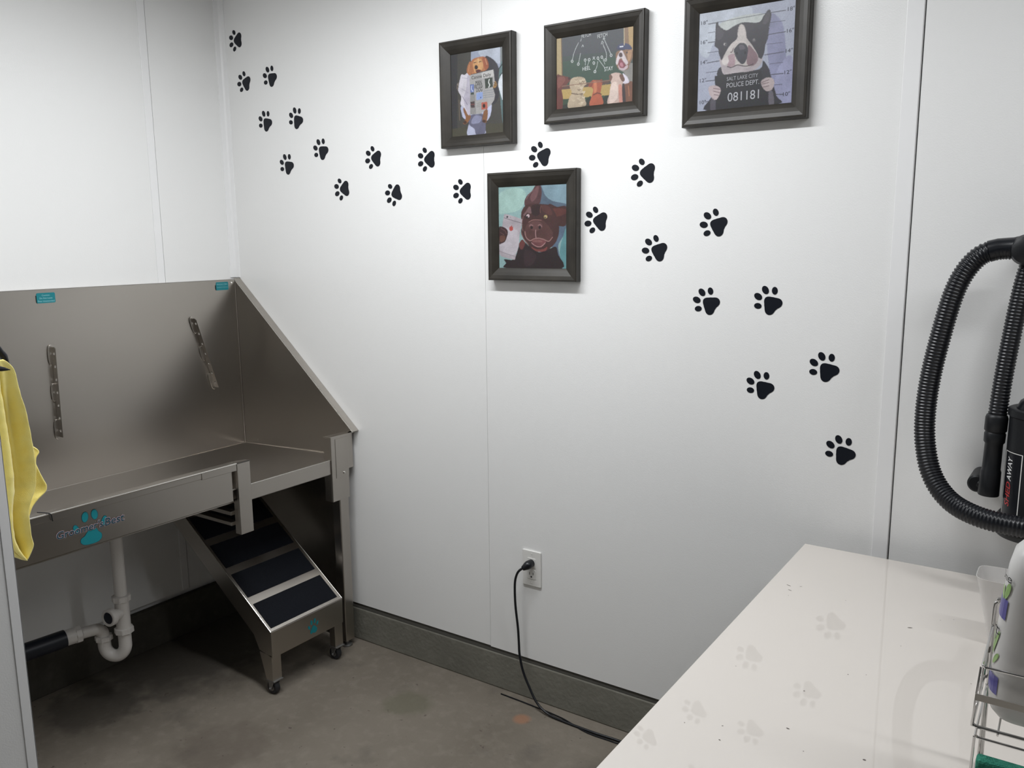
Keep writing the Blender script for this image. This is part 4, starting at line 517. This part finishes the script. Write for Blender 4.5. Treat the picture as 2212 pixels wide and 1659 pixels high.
framed('phone', 1.270, 1.588, 1.405, 1.733, 1.3025, 1.5460, 1.4435, 1.6900, 'dark wood framed picture of a brown dog holding a phone, lowest of the four')

# ================================================================== towel and hook
HK = thing('coat_hook', (1.17, -1.5, 1.30), 'dark metal coat hook on the partition edge holding the yellow towel', 'hook')
build('hook_plate', MB().box((1.140, -1.501, 1.275), (1.185, -1.495, 1.385)), 'band', HK, bevel=.002)
build('hook_arm', MB().tube(catmull([(1.175, -1.497, 1.330), (1.200, -1.492, 1.322), (1.2150, -1.484, 1.3135), (1.2165, -1.474, 1.3085), (1.2160, -1.464, 1.3060), (1.2150, -1.4545, 1.3035)], 5), [.0055] * 14 + [.0052, .005, .0048, .0045, .0042, .0038, .0034, .0028, .0022, .0015, .001, .001], 12), 'black', HK, smooth=True)
build('hook_arm', MB().tube(catmull([(1.155, -1.497, 1.366), (1.152, -1.474, 1.362), (1.150, -1.450, 1.347), (1.150, -1.438, 1.330), (1.150, -1.4310, 1.315), (1.150, -1.4255, 1.298)], 5), [.0060] * 16 + [.0066, .0070, .0070, .0064, .0056, .0048, .004, .003, .002, .0015], 12), 'black', HK, smooth=True)
TW = thing('towel', (1.18, -1.45, .93), 'yellow microfibre towel hanging from a hook at the left edge', 'towel')
def sheet(rows, xc, fold, name, nu=34, nv=60, th=.0035, par=TW):
    rows = sorted(rows, reverse=True)     # (z, yl, yr)
    def ev(z):
        for a, b in zip(rows, rows[1:]):
            if b[0] <= z <= a[0]:
                t = (a[0] - z) / (a[0] - b[0] or 1); t = t * t * (3 - 2 * t) if False else t; return a[1] + (b[1] - a[1]) * t, a[2] + (b[2] - a[2]) * t
        return rows[-1][1:]
    mb = MB(); z0, z1 = rows[0][0], rows[-1][0]
    for j in range(nv + 1):
        z = z0 + (z1 - z0) * j / nv; yl, yr = ev(z)
        for i in range(nu + 1):
            u = i / nu; mb.v.append(Vector((xc + fold(u, (z0 - z)), yl + (yr - yl) * u, z)))
    for j in range(nv):
        for i in range(nu): a = j * (nu + 1) + i; mb.f.append((a, a + nu + 1, a + nu + 2, a + 1))
    o = build(name, mb, 'towel', par, smooth=True); s = o.modifiers.new('thick', 'SOLIDIFY'); s.thickness = th; s.offset = 0
    tx = bpy.data.textures.get('tw') or bpy.data.textures.new('tw', 'CLOUDS'); tx.noise_scale = .02
    sb = o.modifiers.new('sub', 'SUBSURF'); sb.levels = 1; sb.render_levels = 1
    dm = o.modifiers.new('nap', 'DISPLACE'); dm.texture = tx; dm.strength = .002; dm.texture_coords = 'LOCAL'
    return o
main = [(1.322, -1.480, -1.456), (1.314, -1.487, -1.446), (1.300, -1.490, -1.437), (1.257, -1.492, -1.432), (1.224, -1.493, -1.424), (1.178, -1.494, -1.419), (1.140, -1.494, -1.417), (1.103, -1.494, -1.416), (1.070, -1.494, -1.420), (1.045, -1.494, -1.432), (1.020, -1.494, -1.4385), (.980, -1.494, -1.438), (.956, -1.485, -1.4355), (.945, -1.474, -1.440), (.930, -1.4535, -1.4505)]
def f1(u, h):
    a = min(1, h / .12)
    return a * (.013 * math.sin((u - .1) * 7.5 + h * 1.5) - .022 * math.exp(-((u - .50 - h * .25) / .055) ** 2) - .008 * math.exp(-((u - .25) / .05) ** 2) + .004 * math.sin(u * 15 + h * 6)) + .012 * (1 - a)
sheet(main, 1.185, f1, 'front_fold')
flap = [(1.150, -1.432, -1.420), (1.140, -1.434, -1.412), (1.128, -1.436, -1.399), (1.122, -1.438, -1.3985), (1.116, -1.440, -1.406), (1.100, -1.442, -1.4085), (1.075, -1.444, -1.401), (1.055, -1.446, -1.3945), (1.044, -1.447, -1.397), (1.034, -1.448, -1.414), (1.020, -1.450, -1.428), (1.000, -1.452, -1.437), (.985, -1.453, -1.441)]
sheet([(a, b + .013, c + .0145) for a, b, c in flap], 1.145, lambda u, h: .006 * math.sin(u * 5 + h * 20) + .004 * u, 'back_fold', 16, 40)

# ================================================================== table
TB = thing('grooming_table', (2.29, -.07, 0), 'white laminate topped table in the right foreground beneath the paw trail', 'table')
tx0, tx1, ty0, ty1, tz = 2.292, 3.50, -1.95, -.070, .753
build('table_top', MB().box((tx0, ty0, tz - .028), (tx1, ty1, tz)), 'table', TB, bevel=.0015)
random.seed(5)
mk = MB()
for px_, py_, a, b in [(2.335, -.36, .006, .0012), (2.345, -.385, .005, .001), (2.36, -.352, .003, .001), (2.60, -.44, .005, .0018), (2.50, -.93, .003, .0016), (2.49, -.80, .0015, .0015), (2.62, -.95, .0025, .002), (2.54, -.70, .0012, .0012), (2.42, -1.02, .002, .0012), (2.41, -.98, .0015, .001)] + [(random.uniform(2.35, 2.75), random.uniform(-1.2, -.3), .0011, .0008) for _ in range(14)]:
    mk.add([(x, y, tz + .0002) for x, y in blob_pts(px_, py_, a, b, random.uniform(-.6, .6), 10)], [tuple(range(10))])
build('scuff_marks', mk, mat('scuff', (.12, .10, .09), .6), TB)['kind'] = 'stuff'
for x in (tx0 + .12, tx1 - .12):
    for y in (ty0 + .10, ty1 - .14):
        build('leg', MB().box((x - .02, y - .02, 0), (x + .02, y + .02, tz - .068)), 'leg', TB, bevel=.002)
build('apron_frame', MB().box((tx0 + .10, ty0 + .08, tz - .068), (tx1 - .10, ty0 + .10, tz - .028)).box((tx0 + .10, ty1 - .14, tz - .068), (tx1 - .10, ty1 - .12, tz - .028)).box((tx0 + .10, ty0 + .10, tz - .068), (tx0 + .12, ty1 - .14, tz - .028)).box((tx1 - .12, ty0 + .10, tz - .068), (tx1 - .10, ty1 - .14, tz - .028)), 'leg', TB)

# ================================================================== dryer
DR = thing('pet_dryer', (2.79, 0, .88), 'black canister pet dryer with a ribbed hose hung on the wall at the right edge', 'pet dryer')
cx, cy = 2.790, -.115; r0 = .070
build('motor_housing', MB().lathe((cx, cy, .925), (0, 0, 1), [(.060, 0), (r0, .004), (r0, .222), (.0735, .224), (.0735, .238), (r0, .240), (.060, .240), (.055, .238)], 48), 'blackm', DR, smooth=True)
build('top_dome', MB().lathe((cx, cy, 1.160), (0, 0, 1), [(.058, 0), (.058, .006), (.052, .020), (.040, .030), (.020, .034)], 40), 'black', DR, smooth=True)
build('power_switch', MB().lathe((2.755, cy - .02, 1.182), (0, 0, 1), [(.009, 0), (.009, .006), (.0035, .007), (.003, .022), (.0038, .028), (.002, .030)], 16), 'chrome', DR, smooth=True)
bs = build('intake_base', MB().lathe((cx, cy, .880), (0, 0, 1), [(.060, 0), (.076, .004), (.081, .014), (.081, .040), (.074, .050), (.060, .052)], 48), 'blackm', DR, smooth=True)
vt = MB()
for k in range(5):
    a0 = math.radians(-160 + k * 38)
    for s in range(2):
        for q in range(6):
            a, b = a0 + q * .08, a0 + (q + 1) * .08; zz = .897 + s * .010
            vt.add([(cx + .0814 * math.cos(t), cy + .0814 * math.sin(t), h) for t, h in ((a, zz), (b, zz), (b, zz + .004), (a, zz + .004))], [(0, 1, 2, 3)])
build('intake_slot', vt, 'dark', bs)
build('wall_bracket', MB().box((cx - .03, cy + r0 - .006, .95), (cx + .03, -.0005, 1.12)), 'blackm', DR, bevel=.003)
# sticker wrapped around the housing, text reading upwards
def wrap(mb, r):   # x: arc length about the front-left, y=0 plane -> cylinder
    for i, p in enumerate(mb.v):
        a = p.x / r; mb.v[i] = Vector((cx + (r + p.y) * math.cos(a), cy + (r + p.y) * math.sin(a), p.z))
def arc(dg): return math.radians(dg) * r0
lb = MB(); a0, a1, z0, z1 = 196, 240, .928, 1.073
def grid(mb, A0, A1, Z0, Z1, yy, n=14):
    for k in range(n):
        s0 = arc(A0 + (A1 - A0) * k / n); s1 = arc(A0 + (A1 - A0) * (k + 1) / n); mb.add([(s0, yy, Z0), (s1, yy, Z0), (s1, yy, Z1), (s0, yy, Z1)], [(0, 1, 2, 3)])
grid(lb, a0, a1, z0, z1, .0004); wrap(lb, r0); lab = build('rating_label', lb, 'black', DR)
lw = MB(); grid(lw, a0, a1, z1 - .0015, z1, .0007); grid(lw, a1 - 1.6, a1, z0, z1, .0007, 2); grid(lw, a0, a0 + 1.6, z0, z1, .0007, 2); wrap(lw, r0); build('label_border', lw, 'outlet', lab)
for tx_, m_, zc, wd in (('AWAY', 'white', 1.036, .050), ('SHED', 'red', .981, .052)):
    tt = MB(); put_text(tt, tx_, (arc(214), .0009, zc), (0, 0, 1), (-1, 0, 0), .021, wd, 0.012, .15); wrap(tt, r0); build('label_lettering', tt, m_, lab)
# hoses
def hose(path, r, name, par, pitch=.0072):
    P = catmull(path, 10); out = [P[0]]; acc = 0; L_ = 0
    # resample evenly, radius alternates between rib and valley
    seg = [(P[i + 1] - P[i]).length for i in range(len(P) - 1)]; tot = sum(seg); n = int(tot / pitch) * 4; pts = []; rad = []
    cum = [0]
    for s_ in seg: cum.append(cum[-1] + s_)
    j = 0
    for k in range(n + 1):
        d = tot * k / n
        while j < len(seg) - 1 and cum[j + 1] < d: j += 1
        t = (d - cum[j]) / seg[j]; pts.append(P[j].lerp(P[j + 1], min(t, 1))); rad.append(r * (1.0, 1.0, .90, .90)[k % 4])
    return build(name, MB().tube(pts, rad, 24), 'black', par, smooth=False)
H1 = [(2.703, -.105, 1.500), (2.675, -.105, 1.500), (2.640, -.105, 1.488), (2.612, -.107, 1.453), (2.592, -.110, 1.400), (2.574, -.112, 1.310), (2.560, -.115, 1.215), (2.556, -.122, 1.130), (2.563, -.135, 1.060), (2.584, -.155, .998), (2.624, -.180, .955), (2.680, -.208, .937), (2.750, -.222, .932), (2.830, -.215, .932), (2.90, -.18, .95)]
hs = hose(H1, .0225, 'blower_hose', DR)
for p in hs.data.polygons: p.use_smooth = True
build('hose_cuff', MB().tube([(2.735, -.105, 1.502), (2.705, -.105, 1.503), (2.700, -.105, 1.503), (2.672, -.105, 1.501), (2.655, -.105, 1.496)], [.0245, .0245, .0225, .0225, .0230], 28), 'black', DR, smooth=True)
build('hose_elbow', MB().lathe((2.725, -.105, 1.499), (0, -1, 0), [(.004, -.10), (.020, -.098), (.020, -.03), (.030, -.028), (.033, -.01), (.033, .012), (.028, .026), (.016, .032)], 36), 'blackm', DR, smooth=True)
H2 = [(2.735, -.085, 1.490), (2.724, -.088, 1.440), (2.716, -.092, 1.380), (2.708, -.097, 1.300), (2.701, -.103, 1.215), (2.697, -.108, 1.140)]
hs = hose(H2, .0190, 'inlet_hose', DR)
for p in hs.data.polygons: p.use_smooth = True
NZ = build('hose_nozzle', MB().lathe((2.693, -.110, .960), (.02, .01, 1), [(.0205, 0), (.0215, .002), (.0205, .055), (.0185, .060), (.0180, .118), (.0210, .122), (.0215, .140), (.0195, .144), (.0225, .148), (.0225, .176), (.0205, .182), (.018, .184)], 32), 'blackm', DR, smooth=True)
build('nozzle_holder', MB().lathe((2.668, -.075, .978), (0, -1, 0), [(.018, -.072), (.020, .0), (.020, .018), (.016, .022)], 28).tube([(2.672, -.09, .978), (2.69, -.10, .97)], .010, 12), 'blackm', DR, smooth=True)

# ================================================================== caddy, bottle, sponge, plastic bin
CD = thing('wire_caddy', (2.765, -1.01, tz), 'two tier chrome wire caddy standing on the white table at the right edge', 'caddy')
X1 = 3.02
def ring(x0, x1, y0, y1, z, r, rc=.007, nm='wire_rail'):
    pts = []
    for ax_, ay_, a0 in ((x0 + rc, y0 + rc, 180), (x1 - rc, y0 + rc, 270), (x1 - rc, y1 - rc, 0), (x0 + rc, y1 - rc, 90)):
        for k in range(5): t = math.radians(a0 + 22.5 * k); pts.append((ax_ + rc * math.cos(t), ay_ + rc * math.sin(t), z))
    return build(nm, MB().tube(pts, r, 8, closed=True), 'chrome', CD, smooth=True)
ring(2.7655, X1, -1.013, -.865, .975, .0018)
ring(2.7600, X1, -1.021, -.868, .8945, .0024)
ring(2.7650, X1, -1.028, -.870, .8835, .0018)
ring(2.762, X1, -1.028, -.870, .766, .0022)
build('flat_band', MB().box((2.7615, -1.0232, .9315), (X1, -1.0218, .9410)).box((2.7610, -1.0232, .9315), (2.7625, -.868, .9410)).box((2.7615, -.870, .9315), (X1, -.8685, .9410)), 'band', CD, bevel=.0004)
wr = MB()
for x, ya_, z_ in ((2.7645, -1.0145, .975), ):
    wr.tube([(x, ya_, .975), (2.7625, -1.021, .940), (2.7600, -1.0215, .8945)], .0018, 8)
    wr.tube([(2.7655, -.866, .975), (2.7625, -.868, .94), (2.7600, -.869, .8945)], .0018, 8)
    wr.tube([(2.7655, -.94, .975), (2.7600, -.943, .8945)], .0014, 8)
wr.tube([(2.7645, -1.028, .8835), (2.762, -1.028, .766)], .0018, 8).tube([(2.7645, -.870, .8835), (2.762, -.870, .766)], .0018, 8)
wr.tube([(2.762, -1.021, .902), (2.764, -.87, 1.05), (2.768, -.865, 1.13)], .0001, 4) if False else None
for x in (2.790, 2.830, 2.870, 2.91, 2.95, 2.99): wr.tube([(x, -1.024, .8915), (x, -.866, .8915)], .0015, 8); wr.tube([(x, -1.028, .763), (x, -.870, .763)], .0015, 8)
wr.tube(catmull([(2.766, -.868, .755), (2.766, -.868, .90), (2.7662, -.868, .995), (2.7695, -.868, 1.011), (2.782, -.868, 1.016), (2.90, -.868, 1.016), (3.00, -.868, 1.016), (3.012, -.868, 1.008), (3.015, -.868, .995), (3.015, -.868, .90), (3.015, -.868, .755)], 5), .0030, 10)
for x in (X1 - .004,):
    wr.tube([(x, -1.02, .975), (x, -1.022, .8945)], .0018, 8).tube([(x, -1.028, .8835), (x, -1.028, .766)], .0018, 8)
build('wire_frame', wr, 'chrome', CD, smooth=True)
for x, y in ((2.775, -1.018), (3.01, -1.018), (2.775, -.88), (3.01, -.88)): build('foot', MB().cyl((x, y, tz), (x, y, .766), .004, 10), 'black', CD)
BT = thing('shampoo_bottle', (2.818, -.945, .9), 'large white plastic bottle with purple and green label standing in the wire caddy', 'bottle')
def rr_ring(cx_, cy_, a, b, z, p=3.2, n=40):
    out = []
    for k in range(n):
        t = 2 * math.pi * k / n; c, s_ = math.cos(t), math.sin(t); out.append(Vector((cx_ + a * math.copysign(abs(c) ** (2 / p), c), cy_ + b * math.copysign(abs(s_) ** (2 / p), s_), z)))
    return out
bb = MB(); rings = [(.026, .030, .8935), (.037, .041, .8955), (.0450, .0475, .905), (.0485, .049, .922), (.0475, .049, 1.00), (.0435, .048, 1.075), (.0415, .0455, 1.100), (.037, .038, 1.122), (.026, .027, 1.136), (.0165, .0165, 1.142), (.0155, .0155, 1.150)]
for a, b, z in rings: bb.v += rr_ring(2.8195 + (z - .9) * .02, -.950, a, b, z)
n = 40; K = len(rings)
bb.f += [(i * n + k, i * n + (k + 1) % n, (i + 1) * n + (k + 1) % n, (i + 1) * n + k) for i in range(K - 1) for k in range(n)] + [tuple(range(n))[::-1], tuple(range((K - 1) * n, K * n))]
bo = build('bottle_body', bb, 'bottle', BT, smooth=True)
build('bottle_cap', MB().lathe((2.8245, -.950, 1.150), (0, 0, 1), [(.019, 0), (.0195, .002), (.0195, .024), (.017, .027)], 32), 'white', BT, smooth=True)
# printed marks on the side that faces left
def on_side(pts, off=.0012):   # (y along the bottle, z) -> left face, following the body
    out = []
    for y, z in pts:
        cz = 2.8195 + (z - .9) * .02; a = .0483 if z < .95 else .0483 - max(0, z - .95) * .016 - max(0, z - 1.0) * .037; v_ = max(-.985, min(.985, (y + .950) / .0490)); out.append((cz - a * (1 - abs(v_) ** 3.2) ** (1 / 3.2) - off, y, z))
    return out
def patch(mb, y0, y1, z0, z1, skew=0, n=6, off=.0012):
    for k in range(n):
        a, b = y0 + (y1 - y0) * k / n, y0 + (y1 - y0) * (k + 1) / n; sa, sb = skew * k / n, skew * (k + 1) / n
        mb.add(on_side([(a, z0 + sa), (b, z0 + sb), (b, z1 + sb), (a, z1 + sa)], off), [(0, 1, 2, 3)])
m1 = MB(); patch(m1, -.990, -.955, 1.035, 1.062, .004); build('label_panel', m1, 'purple', BT); m1 = MB(); patch(m1, -.992, -.962, .930, .955, .004); build('label_panel', m1, 'purple', BT)
for cy_, cz_, a, b, rt in ((-.986, 1.074, .004, .012, .2), (-.976, 1.070, .004, .010, -.3), (-.980, 1.000, .003, .018, .3), (-.972, .995, .003, .016, -.1), (-.984, .978, .003, .010, .5), (-.965, 1.01, .003, .014, -.3)): build('leaf_print', MB().add(on_side(blob_pts(cy_, cz_, a, b, rt, 14)), [tuple(range(14))]), 'green', BT)
m3 = MB(); tm = MB(); put_text(tm, 'One', (0, 0, 0), (1, 0, 0), (0, 0, 1), .016, .030); m3.add(on_side([(-.976 - p.x, 1.092 + p.z) for p in tm.v], .002), tm.f)
build('label_text', m3, 'dark', BT); m3 = MB()
tm = MB(); put_text(tm, 'it', (0, 0, 0), (1, 0, 0), (0, 0, 1), .020, .016); m3.add(on_side([(-.978 - p.x, 1.018 + p.z) for p in tm.v], .002), tm.f)
build('label_text', m3, 'dark', BT)
sp_ = MB().box((2.768, -1.024, .7685), (2.880, -1.004, .850))
tag(build('scouring_pad', sp_, 'sponge', bevel=.004), 'green scouring pad in the lower tier of the wire caddy', 'scouring pad')
BN = MB(); bcx, bcy = 2.7625, -.418
lv = [(.024, .757), (.025, .753), (.0540, .887), (.0555, .890), (.0540, .890), (.0530, .887), (.0235, .757)]
for a, z in lv: BN.v += rr_ring(bcx, bcy, a, a * .78, z, 5, 40)
BN.f += [(i * n + k, i * n + (k + 1) % n, (i + 1) * n + (k + 1) % n, (i + 1) * n + k) for i in range(1, len(lv) - 1) for k in range(n)] + [tuple(range(n, 2 * n))[::-1]]
tag(build('plastic_bin', BN, 'frost', smooth=True), 'translucent plastic bin on the table behind the shampoo bottle', 'bin')
